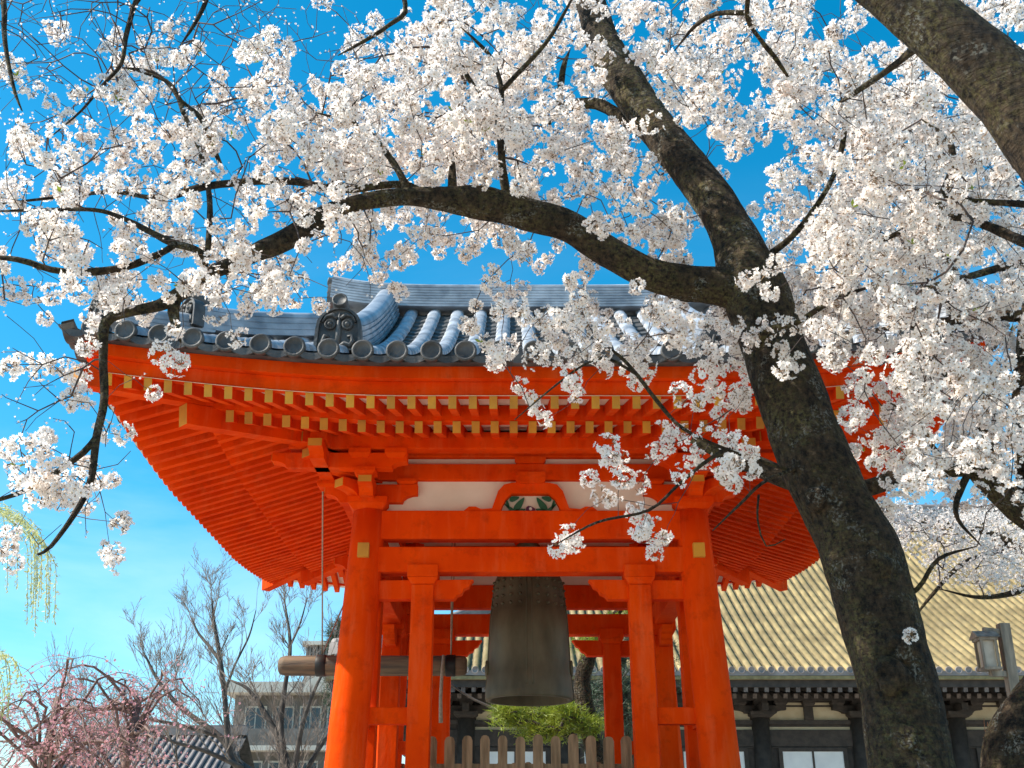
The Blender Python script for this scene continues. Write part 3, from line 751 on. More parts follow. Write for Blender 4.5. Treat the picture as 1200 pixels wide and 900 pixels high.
# ================================================================== lantern on a post
lp = P(1178, 800, 10.0)
ln = root('wooden_lantern', (lp.x, 10.0, 0), 'weathered wooden lantern box with small roof on a leaning post', 'lantern')
OLDW = mat('silvered_wood', (.17, .145, .115), (.34, .29, .23), rough=.85, scale=5, bump=.4, bscale=25, stretch=(4, 4, .6))
m = MB(); m.beam((P(1190, 900, 10).x + .05, 10.0, 0), P(1175, 731, 10), .095, .095, up=(0, 1, 0)); m.build('post', OLDW, ln, bevel=.006)
c = P(1157, 767, 9.95); sx = .064
m = MB()
for ax in (-1, 1):
    for ay in (-1, 1): m.box(c.x + ax * sx - .011, c.x + ax * sx + .011, c.y + ay * sx - .011, c.y + ay * sx + .011, c.z - .125, c.z + .118)
for zz in (-.14, .118): m.box(c.x - sx - .02, c.x + sx + .02, c.y - sx - .02, c.y + sx + .02, c.z + zz, c.z + zz + .022)
m.build('lantern_frame', OLDW, ln)
m = MB(); m.box(c.x - sx + .012, c.x + sx - .012, c.y - sx + .012, c.y + sx - .012, c.z - .118, c.z + .117); m.build('lantern_paper', mat('old_paper', (.42, .36, .29), (.56, .50, .42), rough=.9, scale=9), ln)
m = MB(); e = sx + .04
m.add([(c.x - e, c.y - e, c.z + .141), (c.x + e, c.y - e, c.z + .141), (c.x + e, c.y + e, c.z + .141), (c.x - e, c.y + e, c.z + .141), (c.x - e, c.y, c.z + .21), (c.x + e, c.y, c.z + .21)], [(0, 3, 2, 1), (0, 1, 5, 4), (2, 3, 4, 5), (0, 4, 3), (1, 2, 5)])
m.build('lantern_roof', OLDW, ln)
m = MB(); m.beam((c.x + .02, c.y + .05, c.z + .225), P(1176, 742, 10.0) + Vector((.03, .0, 0)), .05, .05); m.beam((c.x, c.y, c.z - .165), P(1182, 790, 10.0), .05, .05); m.build('bracket_arm', OLDW, ln)
# ================================================================== trees
def bark_mat():
    m = bpy.data.materials.new('cherry_bark'); m.use_nodes = True; t = m.node_tree; n = t.nodes; l = t.links
    b = n['Principled BSDF']; b.inputs['Roughness'].default_value = .88; b.inputs['Specular IOR Level'].default_value = .25
    tc = n.new('ShaderNodeTexCoord')
    def noise(sc, det, st=(1, 1, 1), ro=.6):
        mpn = n.new('ShaderNodeMapping'); mpn.inputs['Scale'].default_value = st; l.new(tc.outputs['Object'], mpn.inputs[0])
        z = n.new('ShaderNodeTexNoise'); z.inputs['Scale'].default_value = sc; z.inputs['Detail'].default_value = det; z.inputs['Roughness'].default_value = ro
        l.new(mpn.outputs[0], z.inputs['Vector']); return z.outputs[0]
    def ramp(src, p0, c0, p1, c1):
        r = n.new('ShaderNodeValToRGB'); r.color_ramp.elements[0].position = p0; r.color_ramp.elements[1].position = p1
        r.color_ramp.elements[0].color = (*c0, 1); r.color_ramp.elements[1].color = (*c1, 1); l.new(src, r.inputs[0]); return r.outputs[0]
    def mix(fac, a, c):
        x = n.new('ShaderNodeMixRGB'); l.new(fac, x.inputs[0]); l.new(a, x.inputs[1])
        if isinstance(c, tuple): x.inputs[2].default_value = (*c, 1)
        else: l.new(c, x.inputs[2])
        return x.outputs[0]
    base = ramp(noise(24, 10, (1, 1, .8), .72), .40, (.010, .007, .005), .68, (.130, .086, .048))
    moss = ramp(noise(3.0, 6), .42, (0, 0, 0), .60, (1, 1, 1)); mfine = ramp(noise(42, 5, (1, 1, 1), .7), .44, (0, 0, 0), .60, (.85, .85, .85))
    mm = n.new('ShaderNodeMixRGB'); mm.blend_type = 'MULTIPLY'; mm.inputs[0].default_value = 1; l.new(moss, mm.inputs[1]); l.new(mfine, mm.inputs[2])
    c = mix(mm.outputs[0], base, (.165, .14, .052))
    li = ramp(noise(5.0, 5, (1, 1, 1)), .54, (0, 0, 0), .64, (1, 1, 1)); lf = ramp(noise(60, 3), .50, (0, 0, 0), .60, (.9, .9, .9))
    m2 = n.new('ShaderNodeMixRGB'); m2.blend_type = 'MULTIPLY'; m2.inputs[0].default_value = 1; l.new(li, m2.inputs[1]); l.new(lf, m2.inputs[2])
    c = mix(m2.outputs[0], c, (.30, .29, .24)); l.new(c, b.inputs['Base Color'])
    band = ramp(noise(5, 6, (1.2, 1.2, 9), .65), .45, (0, 0, 0), .62, (1, 1, 1))
    ad0 = n.new('ShaderNodeMath'); ad0.operation = 'MULTIPLY_ADD'; ad0.inputs[1].default_value = .5; l.new(band, ad0.inputs[0]); l.new(noise(26, 9, (1, 1, 1), .7), ad0.inputs[2])
    add = n.new('ShaderNodeMath'); add.operation = 'ADD'; l.new(ad0.outputs[0], add.inputs[0])
    vz = n.new('ShaderNodeTexVoronoi'); vz.inputs['Scale'].default_value = 30; mpn = n.new('ShaderNodeMapping'); mpn.inputs['Scale'].default_value = (1, 1, .55)
    l.new(tc.outputs['Object'], mpn.inputs[0]); l.new(mpn.outputs[0], vz.inputs['Vector']); l.new(vz.outputs[0], add.inputs[1])
    bp = n.new('ShaderNodeBump'); bp.inputs['Strength'].default_value = 1.0; bp.inputs['Distance'].default_value = .06
    l.new(add.outputs[0], bp.inputs['Height']); l.new(bp.outputs[0], b.inputs['Normal']); return m
BARK = bark_mat()
TWIG = mat('twig_bark', (.035, .022, .018), (.085, .055, .045), rough=.8, scale=12)
PETAL = mat('white_petal', (.95, .84, .79), (.96, .91, .86), rough=.65, scale=5, spec=.2, trans=.52)
CENTRE = mat('flower_centre', (.42, .20, .13), (.52, .40, .16), rough=.7, scale=30)
CALYX = mat('calyx_and_stalk', (.16, .10, .035), (.24, .13, .06), rough=.7, scale=30)
LEAFG = mat('young_leaf', (.18, .26, .02), (.28, .34, .04), rough=.55, scale=20, trans=.35)

def crom(nodes, step=.06):
    """smooth curve through (px, py, Y, diameter in px) nodes -> points, radii"""
    pts = [(*P(x, y, Y), d / 2 * Z(P(x, y, Y)) / F) for x, y, Y, d in nodes]
    return crom3(pts, step)
def crom3(pts, step=.06):
    A = np.array(pts, float); A = np.vstack([2 * A[0] - A[1], A, 2 * A[-1] - A[-2]]); out = []
    for i in range(1, len(A) - 2):
        p0, p1, p2, p3 = A[i - 1:i + 3]; n = max(2, int(np.linalg.norm((p2 - p1)[:3]) / step))
        for j in range(n):
            t = j / n; out.append(.5 * (2 * p1 + (p2 - p0) * t + (2 * p0 - 5 * p1 + 4 * p2 - p3) * t * t + (3 * p1 - p0 - 3 * p2 + p3) * t ** 3))
    out.append(A[-2]); out = np.array(out); out[:, 3] = np.maximum(out[:, 3], .002)
    return out
def limb_mesh(m, arr, seg=20, wob=.05, wf=3.0, cap=True):
    m.tube([tuple(q[:3]) for q in arr], list(arr[:, 3]), seg, wob=wob, wf=wf, cap=cap)

# ---- blossom density read off the photograph's composition: how full of flowers each part of the crown is (0-9)
GRID = """
0 0 1 1 1 1 0 1 4 3 9 8 8 8 7 6 6 6 7 7 4 1 5 7
0 1 2 3 2 1 5 5 5 7 8 8 8 7 4 8 5 3 7 6 5 7 2 2
1 2 3 2 3 4 8 9 9 8 8 8 6 6 5 5 5 4 8 6 8 9 7 4
3 5 4 3 6 6 7 8 9 8 8 9 8 7 7 3 2 4 3 6 9 8 8 8
6 7 5 6 6 6 7 7 7 5 5 4 7 8 2 2 2 1 6 7 6 7 9 8
5 6 4 5 5 7 3 5 4 4 5 6 4 6 8 6 3 1 6 8 8 7 7 8
6 4 5 4 7 8 7 4 3 2 1 5 3 5 4 3 1 1 8 8 6 7 6 8
4 4 5 4 4 1 0 2 0 0 0 7 6 6 7 6 6 7 8 6 5 6 5 8
3 4 5 3 1 0 0 0 0 0 0 4 5 5 6 3 5 5 2 3 4 5 5 6
0 3 2 1 0 0 0 0 0 0 0 0 2 3 1 3 4 3 0 1 3 6 7 7
2 5 4 0 0 0 0 0 0 0 0 0 0 0 1 4 5 4 0 0 4 6 6 5
5 5 4 0 0 0 0 0 0 0 0 0 0 0 4 4 2 2 0 0 1 1 2 3
6 5 2 0 0 0 0 0 0 0 0 0 0 2 1 2 0 0 0 0 0 0 0 0
3 1 0 0 0 0 0 0 0 0 0 0 0 0 0 0 0 0 0 0 0 0 0 0
"""
GRID = np.array([[int(c) for c in r.split()] for r in GRID.strip().splitlines()], float) / 10

# ---- skeletons -------------------------------------------------------------
A_trunk = crom([(1135, 1475, 6.0, 260), (1118, 1330, 6.0, 190), (1096, 1150, 6.0, 140), (1080, 1000, 6, 112), (1067, 900, 6, 98), (1050, 800, 6, 92), (1026, 705, 6, 92), (1008, 650, 6, 93), (984, 600, 6.02, 82), (958, 545, 6.04, 84), (940, 500, 6.06, 80), (922, 450, 6.08, 78), (905, 400, 6.1, 74), (889, 355, 6.12, 78), (876, 322, 6.14, 70), (860, 278, 6.2, 54), (838, 238, 6.26, 48), (806, 195, 6.34, 47), (770, 150, 6.42, 44), (736, 102, 6.5, 46), (711, 60, 6.56, 42), (697, 20, 6.62, 36), (680, -40, 6.7, 32), (650, -120, 6.8, 24), (600, -220, 7.0, 14)], .05)
A_left = crom([(905, 368, 6.12, 50), (868, 342, 6.12, 50), (830, 334, 6.1, 44), (800, 331, 6.08, 42), (760, 320, 6.04, 37), (712, 295, 6.0, 36), (667, 266, 5.95, 37), (625, 253, 5.9, 39), (590, 243, 5.85, 38), (560, 237, 5.8, 40), (520, 233, 5.75, 29), (480, 230, 5.7, 21), (440, 234, 5.65, 20), (400, 243, 5.6, 20), (383, 252, 5.58, 25), (333, 282, 5.5, 26), (300, 296, 5.45, 22), (262, 314, 5.4, 16), (232, 328, 5.35, 15), (206, 348, 5.3, 18), (186, 358, 5.28, 14), (150, 366, 5.25, 11), (124, 378, 5.2, 12), (121, 420, 5.2, 10), (122, 470, 5.2, 9.5), (113, 512, 5.2, 9), (107, 560, 5.18, 8.5), (92, 595, 5.16, 7), (60, 640, 5.15, 5), (44, 650, 5.15, 3)], .04)
A_br = [
 [(206, 348, 5.3, 16), (203, 365, 5.3, 14), (208, 388, 5.3, 8), (212, 402, 5.3, 4)],
 [(113, 512, 5.2, 8), (98, 530, 5.2, 8), (62, 556, 5.25, 7), (30, 575, 5.3, 6), (-10, 588, 5.3, 5), (-60, 600, 5.3, 3)],
 [(240, 322, 5.36, 8), (236, 296, 5.35, 8), (200, 284, 5.4, 9), (175, 271, 5.45, 8), (142, 255, 5.5, 6), (110, 246, 5.55, 5), (50, 246, 5.6, 4.5), (-20, 248, 5.7, 4)],
 [(206, 285, 5.4, 8), (190, 296, 5.3, 8), (147, 313, 5.25, 9), (100, 319, 5.2, 9), (60, 316, 5.15, 8), (20, 304, 5.1, 7), (-40, 300, 5.1, 6)],
 [(500, 231, 5.72, 12), (470, 216, 5.75, 9), (400, 222, 5.8, 9), (333, 212, 5.85, 9), (250, 217, 5.9, 9), (200, 229, 5.95, 9), (173, 231, 6, 6), (130, 225, 6, 5), (60, 232, 6, 4), (-10, 240, 6, 3)],
 [(243, 300, 5.37, 7), (246, 250, 5.4, 7), (243, 214, 5.45, 6), (232, 170, 5.5, 6), (216, 135, 5.55, 6), (206, 110, 5.6, 5), (180, 85, 5.6, 4), (130, 78, 5.6, 3)],
 [(258, 192, 5.5, 5), (236, 140, 5.5, 6), (212, 118, 5.5, 5), (195, 95, 5.5, 5), (150, 80, 5.5, 4)],
 [(478, 221, 5.7, 9), (462, 192, 5.7, 8), (443, 167, 5.7, 7), (428, 152, 5.7, 6), (400, 140, 5.7, 5), (370, 132, 5.75, 3)],
 [(594, 232, 5.86, 12), (589, 200, 5.84, 10), (583, 140, 5.8, 8), (562, 112, 5.8, 7), (545, 85, 5.8, 6), (523, 47, 5.8, 5), (500, 10, 5.8, 4)],
 [(583, 140, 5.8, 7), (588, 106, 5.75, 6), (577, 70, 5.75, 5), (560, 50, 5.75, 4), (540, 32, 5.75, 3)],
 [(588, 106, 5.75, 6), (605, 88, 5.7, 6), (640, 50, 5.6, 5), (662, 14, 5.55, 4), (680, -20, 5.5, 3)],
 [(530, 232, 5.76, 12), (530, 200, 5.8, 9), (531, 178, 5.8, 7)],
 [(800, 192, 6.38, 14), (745, 150, 6.8, 14), (700, 122, 7.0, 14), (655, 128, 7.1, 12), (642, 150, 7.2, 10)],
 [(655, 126, 7.1, 9), (660, 80, 7.1, 7), (668, 58, 7.1, 5)],
 [(900, 300, 6.15, 8), (935, 270, 5.9, 7), (975, 210, 5.7, 6), (990, 150, 5.6, 6), (985, 110, 5.5, 4)],
 [(955, 560, 6.05, 5), (905, 545, 5.85, 4.5), (850, 526, 5.7, 4), (800, 502, 5.6, 4), (770, 470, 5.55, 5), (748, 441, 5.5, 4.5), (727, 418, 5.5, 4), (700, 398, 5.5, 3)],
 [(745, 438, 5.5, 4), (712, 420, 5.45, 3.5), (687, 426, 5.4, 3), (653, 450, 5.4, 2.5), (603, 492, 5.4, 1.5)],
 [(960, 540, 6.05, 5), (900, 562, 5.8, 4), (868, 590, 5.7, 3.5), (835, 622, 5.7, 2)],
 [(889, 580, 5.78, 3), (888, 610, 5.75, 2.5), (898, 640, 5.75, 2), (920, 632, 5.75, 2)],
 [(850, 526, 5.7, 5), (822, 545, 5.65, 4.5), (795, 568, 5.6, 4), (760, 598, 5.55, 3.5), (700, 612, 5.5, 3), (648, 640, 5.5, 2)],
 [(1030, 720, 6, 10), (1075, 690, 5.9, 6), (1100, 655, 5.8, 5), (1145, 640, 5.8, 3)],
 [(870, 320, 6.14, 14), (885, 405, 5.8, 10), (900, 385, 5.65, 8), (930, 380, 5.6, 7), (980, 350, 5.5, 6), (1040, 330, 5.5, 4)],
]
B_limb = crom([(800, -196, 4.1, 42), (900, -106, 4.05, 58), (1000, -46, 4.0, 66), (1090, 24, 4.0, 73), (1150, 76, 4.0, 81), (1200, 126, 4.0, 88), (1290, 250, 4.05, 108), (1400, 430, 4.1, 125), (1460, 640, 4.15, 140), (1490, 950, 4.2, 165), (1500, 1400, 4.2, 200), (1510, 1950, 4.2, 290)], .05)
B_br = [
 [(1180, 110, 4.0, 22), (1215, 70, 4.1, 18), (1230, 20, 4.3, 12), (1225, -60, 4.5, 8)],
 [(1090, 40, 4.0, 14), (1050, 75, 4.4, 8), (1000, 110, 4.8, 6.5), (975, 125, 5.0, 5)],
 [(1300, 250, 4.05, 30), (1260, 300, 4.6, 20), (1205, 285, 5.0, 14), (1150, 262, 5.3, 11), (1115, 255, 5.5, 9), (1060, 270, 5.7, 7), (1000, 300, 5.9, 5)],
 [(1105, 262, 5.5, 8), (1100, 240, 5.5, 9), (1115, 200, 5.5, 9), (1112, 165, 5.5, 7), (1080, 140, 5.5, 5)],
 [(1210, 240, 5.0, 9), (1140, 235, 5.2, 6), (1090, 228, 5.3, 4)],
 [(1160, 70, 3.95, 14), (1170, 40, 4.0, 8), (1140, 20, 4.0, 6), (1125, 0, 4.0, 4)],
 [(900, -98, 4.05, 14), (880, -20, 4.5, 7), (876, 20, 4.8, 6), (890, 45, 5.0, 5), (910, 70, 5.1, 6), (930, 100, 5.2, 4)],
 [(876, 15, 4.8, 7), (840, 16, 4.9, 6), (815, 30, 5.0, 5), (790, 60, 5.1, 3)],
]
C_trunk = crom([(1188, 1330, 7.4, 190), (1190, 1120, 7.4, 120), (1196, 960, 7.4, 96), (1203, 880, 7.4, 92), (1236, 815, 7.4, 76), (1262, 750, 7.4, 62), (1258, 680, 7.4, 58), (1228, 605, 7.4, 54), (1214, 530, 7.4, 48), (1209, 460, 7.4, 42), (1212, 400, 7.4, 38), (1225, 300, 7.4, 34), (1240, 180, 7.5, 28), (1230, 40, 7.6, 18), (1190, -100, 7.7, 10)], .06)
C_limb = crom([(1232, 618, 7.4, 40), (1192, 594, 7.4, 34), (1160, 562, 7.4, 34), (1138, 545, 7.4, 31), (1100, 548, 7.4, 25), (1055, 558, 7.45, 21), (1015, 572, 7.5, 20), (970, 572, 7.55, 22), (925, 562, 7.6, 24), (885, 545, 7.65, 23), (840, 528, 7.7, 16), (810, 515, 7.7, 8)], .05)
C_br = [
 [(1210, 480, 7.4, 14), (1165, 485, 7.2, 7), (1110, 470, 7.0, 6), (1060, 455, 6.9, 4)],
 [(1110, 548, 7.4, 10), (1090, 520, 7.3, 7), (1078, 495, 7.2, 5), (1040, 470, 7.1, 4)],
 [(1205, 370, 7.4, 16), (1150, 372, 7.6, 12), (1080, 380, 7.8, 9), (1010, 388, 8.0, 6)],
 [(1118, 376, 7.7, 9), (1112, 350, 7.7, 11), (1120, 320, 7.7, 8), (1090, 280, 7.7, 5)],
 [(1225, 300, 7.4, 14), (1150, 320, 7.3, 9), (1080, 340, 7.2, 7), (1020, 360, 7.1, 5)],
 [(1138, 545, 7.4, 10), (1120, 600, 7.2, 6), (1150, 640, 7.2, 4)],
 [(1190, 592, 7.4, 12), (1150, 500, 7.0, 9), (1100, 430, 6.8, 7), (1060, 410, 6.7, 5), (1030, 430, 6.6, 3)],
]

# ---- flower template -------------------------------------------------------
def flower_template():
    V = []; T3 = []; T4 = []
    for k in range(5):
        a0 = 2 * math.pi * k / 5; o = len(V)
        for (x, y, z) in ((0, .10, .0), (-.40, .55, .16), (.40, .55, .16), (0, .58, .06), (-.25, .98, .34), (0, .88, .27), (.25, .98, .34)):
            V.append((x * math.cos(a0) - y * math.sin(a0), x * math.sin(a0) + y * math.cos(a0), z))
        T3 += [(o, o + 3, o + 1), (o, o + 2, o + 3)]; T4 += [(o + 1, o + 3, o + 5, o + 4), (o + 3, o + 2, o + 6, o + 5)]
    o = len(V)
    for k in range(5):
        a = 2 * math.pi * (k + .5) / 5; V.append((.20 * math.cos(a), .20 * math.sin(a), .07))
    V.append((0, 0, .20)); C3 = [(o + k, o + (k + 1) % 5, o + 5) for k in range(5)]
    o2 = len(V)
    for k in range(3):
        a = 2 * math.pi * k / 3; V.append((.13 * math.cos(a), .13 * math.sin(a), .0))
    for k in range(3):
        a = 2 * math.pi * k / 3; V.append((.05 * math.cos(a), .05 * math.sin(a), -1.3))
    K4 = [(o2 + k, o2 + 3 + k, o2 + 3 + (k + 1) % 3, o2 + (k + 1) % 3) for k in range(3)]
    return np.array(V), np.array(T3), np.array(T4), np.array(C3), np.array(K4)
FT = flower_template()
def flowers_object(name, pos, nrm, size, parent, closed=None, label=None, mats=None):
    """all the flowers of one crown as one mesh"""
    n = len(pos); V, T3, T4, C3, K4 = FT; nv = len(V)
    nrm = nrm / np.linalg.norm(nrm, axis=1, keepdims=True)
    ref = rng.normal(size=(n, 3)); u = np.cross(nrm, ref); u /= np.linalg.norm(u, axis=1, keepdims=True); v = np.cross(nrm, u)
    cup = rng.uniform(.5, 1.5, n) if closed is None else closed
    rad = np.where(cup > 2, .55, 1.0)
    W_ = (V[None, :, 0:1] * u[:, None, :] + V[None, :, 1:2] * v[:, None, :]) * rad[:, None, None] + V[None, :, 2:3] * np.where(V[None, :, 2:3] > 0, cup[:, None, None], 1.0) * nrm[:, None, :]
    W_ = W_ + rng.normal(scale=.05, size=W_.shape)
    W_ = W_ * size[:, None, None] + pos[:, None, :]
    off = (np.arange(n) * nv)[:, None, None]
    fs = [(f[None] + off).reshape(-1, f.shape[1]) for f in (T3, T4, C3, K4)]
    mi = [np.full(len(fs[0]), 0), np.full(len(fs[1]), 0), np.full(len(fs[2]), 1), np.full(len(fs[3]), 2)]
    return np_object(name, W_.reshape(-1, 3), fs, mats or [PETAL, CENTRE, CALYX], parent, mi, False)

def twig_net(skel, anchors, jit=.006, seg=.09):
    """grow twigs from the limbs to every anchor: each anchor joins the nearest wood already grown"""
    nodes = np.array(skel, float); nn = len(nodes); par = np.full(nn, -1)
    d = np.array([np.min(np.sum((nodes - a) ** 2, 1)) for a in anchors]); order = np.argsort(d)
    cap = nn + len(anchors) * 14; NA = np.zeros((cap, 3)); NA[:nn] = nodes; PA = np.full(cap, -1); cnt = nn; tips = []; DA = np.zeros((cap, 3))
    for i in order:
        a = anchors[i]; df = a - NA[:cnt]; D0 = np.sqrt(np.sum(df ** 2, 1)) + 1e-6; al = np.sum(df * DA[:cnt], 1) / D0
        cost = D0 * (1 + np.where(np.arange(cnt) < nn, .25, .55 * (1 - al))); j = int(np.argmin(cost)); D = D0[j]
        k = max(1, min(14, int(D / seg))); b0 = NA[j].copy(); prev = j
        bow = DA[j] * D * .22 + rng.normal(size=3) * D * .05; bow[2] += D * .04
        for q in range(1, k + 1):
            if cnt >= cap: break
            t = q / k; p = b0 + (a - b0) * t + bow * 2.2 * t * (1 - t) ** 2 * 2.2 + (rng.normal(size=3) * jit * (1 if q < k else 0))
            NA[cnt] = p; PA[cnt] = prev; dv = p - NA[prev]; DA[cnt] = dv / (np.linalg.norm(dv) + 1e-9); prev = cnt; cnt += 1
        tips.append(prev)
    NA = NA[:cnt]; PA = PA[:cnt]; load = np.zeros(cnt)
    for t in tips: load[t] += 1
    for i in range(cnt - 1, nn - 1, -1):
        if PA[i] >= nn: load[PA[i]] += load[i]
    return NA, PA, load, nn
def twig_object(name, net, r0, parent, matl, rmax=.016, ex=.40, sides=5):
    NA, PA, load, nn = net; idx = np.arange(nn, len(NA)); r = np.minimum(rmax, r0 * np.maximum(load, 1) ** ex)
    a = NA[PA[idx]]; b = NA[idx]; ra = np.where(PA[idx] >= nn, r[PA[idx]], r[idx]); rb = r[idx]; ra = np.minimum(ra, rb * 1.7)
    d = b - a; L = np.linalg.norm(d, axis=1, keepdims=True); ok = L[:, 0] > 1e-5; a, b, ra, rb, d, L = a[ok], b[ok], ra[ok], rb[ok], d[ok], L[ok]; d = d / L
    ref = np.where(np.abs(d[:, 2:3]) < .9, np.array([[0, 0, 1.0]]), np.array([[1.0, 0, 0]])); u = np.cross(d, ref); u /= np.linalg.norm(u, axis=1, keepdims=True); v = np.cross(d, u)
    n = len(a); ang = 2 * math.pi * np.arange(sides) / sides
    ringd = u[:, None] * np.cos(ang)[None, :, None] + v[:, None] * np.sin(ang)[None, :, None]
    V = np.concatenate([a[:, None] - d[:, None] * ra[:, None, None] * .5 + ringd * ra[:, None, None], b[:, None] + ringd * rb[:, None, None]], 1).reshape(-1, 3)
    k = np.arange(sides); q = np.stack([k, (k + 1) % sides, (k + 1) % sides + sides, k + sides], 1)
    f = (q[None] + (np.arange(n) * 2 * sides)[:, None, None]).reshape(-1, 4)
    return np_object(name, V, [f], [matl], parent, smooth=True, kind='stuff')

def limb_px(limbs):
    out = []
    for arr in limbs:
        for q in arr[::2]:
            z = q[1] * CP + (q[2] - EYE) * SP
            if z > .3: out.append((600 + q[0] / z * F, 450 - (-(q[1]) * SP + (q[2] - EYE) * CP) / z * F, q[3] / z * F, q[1]))
    return np.array(out)
MAINPX = limb_px([A_trunk, A_left, B_limb])
def sample(cells, dens, Ylo, Yhi, tree, near_front=.12):
    """cluster centres: cells picked by fullness, depth spread through the crown's volume"""
    pts = []
    for r, c, cov in cells:
        base = -math.log(1 - min(.93, cov)) * dens
        n = rng.poisson(base)
        for _ in range(n):
            x = (c + rng.random()) * 50; y = (r + rng.random()) * 50
            if c == 0 and rng.random() < .5: x -= rng.random() * 90
            if c == 23 and rng.random() < .5: x += rng.random() * 90
            if r == 0 and rng.random() < .5: y -= rng.random() * 90
            Y = rng.uniform(Ylo(x, y), Yhi(x, y))
            d = np.hypot(MAINPX[:, 0] - x, MAINPX[:, 1] - y) - MAINPX[:, 2]
            j = int(np.argmin(d))
            if d[j] < 8 and Y < MAINPX[j, 3] + .2:
                if rng.random() > near_front:
                    Y = MAINPX[j, 3] + .35 + rng.random() * .9
            pts.append(P(x, y, Y))
    return np.array(pts)
def clusters(cent, nmin, nmax, rc, rf, sprig=3):
    pos, nrm, size = [], [], []
    for c in cent:
        ax = rng.normal(size=3); ax /= np.linalg.norm(ax)
        for s in range(rng.integers(1, sprig + 1)):
            cc = c + ax * s * rc * 1.5 + rng.normal(size=3) * rc * .3; R_ = rc * rng.uniform(.65, 1.2); n = rng.integers(nmin, nmax + 1)
            dd = rng.normal(size=(n, 3)); dd /= np.linalg.norm(dd, axis=1, keepdims=True)
            pos.append(cc + dd * R_ * rng.uniform(.7, 1.1, (n, 1))); nrm.append(dd + rng.normal(size=(n, 3)) * .35); size.append(rng.uniform(.82, 1.15, n) * rf)
    return np.concatenate(pos), np.concatenate(nrm), np.concatenate(size)
def cells(test):
    return [(r, c, GRID[r, c]) for r in range(GRID.shape[0]) for c in range(24) if GRID[r, c] > 0 and test(r, c)]
def scale_cells(cs, k): return [(r, c, 1 - (1 - v) ** k) for r, c, v in cs]

def cherry(rootloc, label, trunkarrs, brs, cent, extra=None, bare=None, seg=26, fl=(15, 23, .062, .0215), group='blossoming cherry trees', twr=.0017, knots=()):
    t = root('cherry_tree', rootloc, label, 'cherry tree', group)
    m = MB()
    for i, a in enumerate(trunkarrs): limb_mesh(m, a, seg, wob=.065, wf=3.2)
    for (x, y, Y, r) in knots:
        c = P(x, y, Y); ax = (c - Vector(P(x + 25, y, Y + .35))).normalized()
        prof_ = [(r * 1.3, -.10), (r * 1.15, .0), (r * .85, r * .30), (r * .55, r * .38), (r * .30, r * .26), (.002, r * .12)]; o0 = len(m.v); m.lathe(prof_, c, 18, axis=ax)
        for i_ in range(o0, len(m.v)):
            v_ = Vector(m.v[i_]); m.v[i_] = tuple(v_ + (v_ - c) * (.45 * mnoise.noise(v_ * 9) + .25 * mnoise.noise(v_ * 22)))
    m.build('trunk', BARK, t)
    skel = [a[::2, :3] for a in trunkarrs]
    for nodes in brs:
        nodes = list(nodes); nodes[-1] = (*nodes[-1][:3], 1.3); a = crom(nodes, .05); m = MB(); limb_mesh(m, a, 8, wob=.10, wf=9); m.build('branch', BARK, t); skel.append(a[:, :3])
    sk = np.concatenate(skel); sk = sk[sk[:, 2] > EYE + 1.0]
    anchors = cent if bare is None else np.concatenate([cent, bare])
    net = twig_net(sk, anchors)
    twig_object('twigs', net, twr, t, TWIG)
    pos, nrm, size = clusters(cent, *fl)
    if extra is not None:
        p2, n2, s2 = clusters(extra, 12, 18, .05, .019, 1); pos = np.concatenate([pos, p2]); nrm = np.concatenate([nrm, n2]); size = np.concatenate([size, s2])
    closed = rng.uniform(.45, 1.4, len(pos))
    if bare is not None:
        k = rng.integers(0, len(bare), int(len(bare) * 1.6)); bp = bare[k] + rng.normal(size=(len(k), 3)) * .022
        pos = np.concatenate([pos, bp]); nrm = np.concatenate([nrm, rng.normal(size=(len(k), 3))]); size = np.concatenate([size, rng.uniform(.008, .014, len(k))]); closed = np.concatenate([closed, np.full(len(k), 2.6)])
    flowers_object('crown', pos, nrm, size, t, closed)
    # young leaves here and there
    n = max(8, len(cent) // 16); pk = cent[rng.integers(0, len(cent), n)] + rng.normal(size=(n, 3)) * .03; V = []; Fq = []
    for p in pk:
        for q in range(rng.integers(2, 5)):
            d = rng.normal(size=3); d[2] = abs(d[2]); d /= np.linalg.norm(d); s = np.cross(d, rng.normal(size=3)); s /= np.linalg.norm(s); L = rng.uniform(.025, .05); nn_ = np.cross(d, s)
            o = len(V); V += [p, p + d * L * .5 + s * L * .2 + nn_ * L * .06, p + d * L, p + d * L * .5 - s * L * .2 + nn_ * L * .06]; Fq.append((o, o + 1, o + 2, o + 3))
    np_object('young_leaves', np.array(V), [np.array(Fq)], [LEAFG], t, kind='stuff')
    return t, net

left = [(r, c, v * (.58 if r >= 7 else 1)) for r, c, v in cells(lambda r, c: c < 8)]
mid = cells(lambda r, c: 8 <= c < 18)
right = cells(lambda r, c: c >= 18)
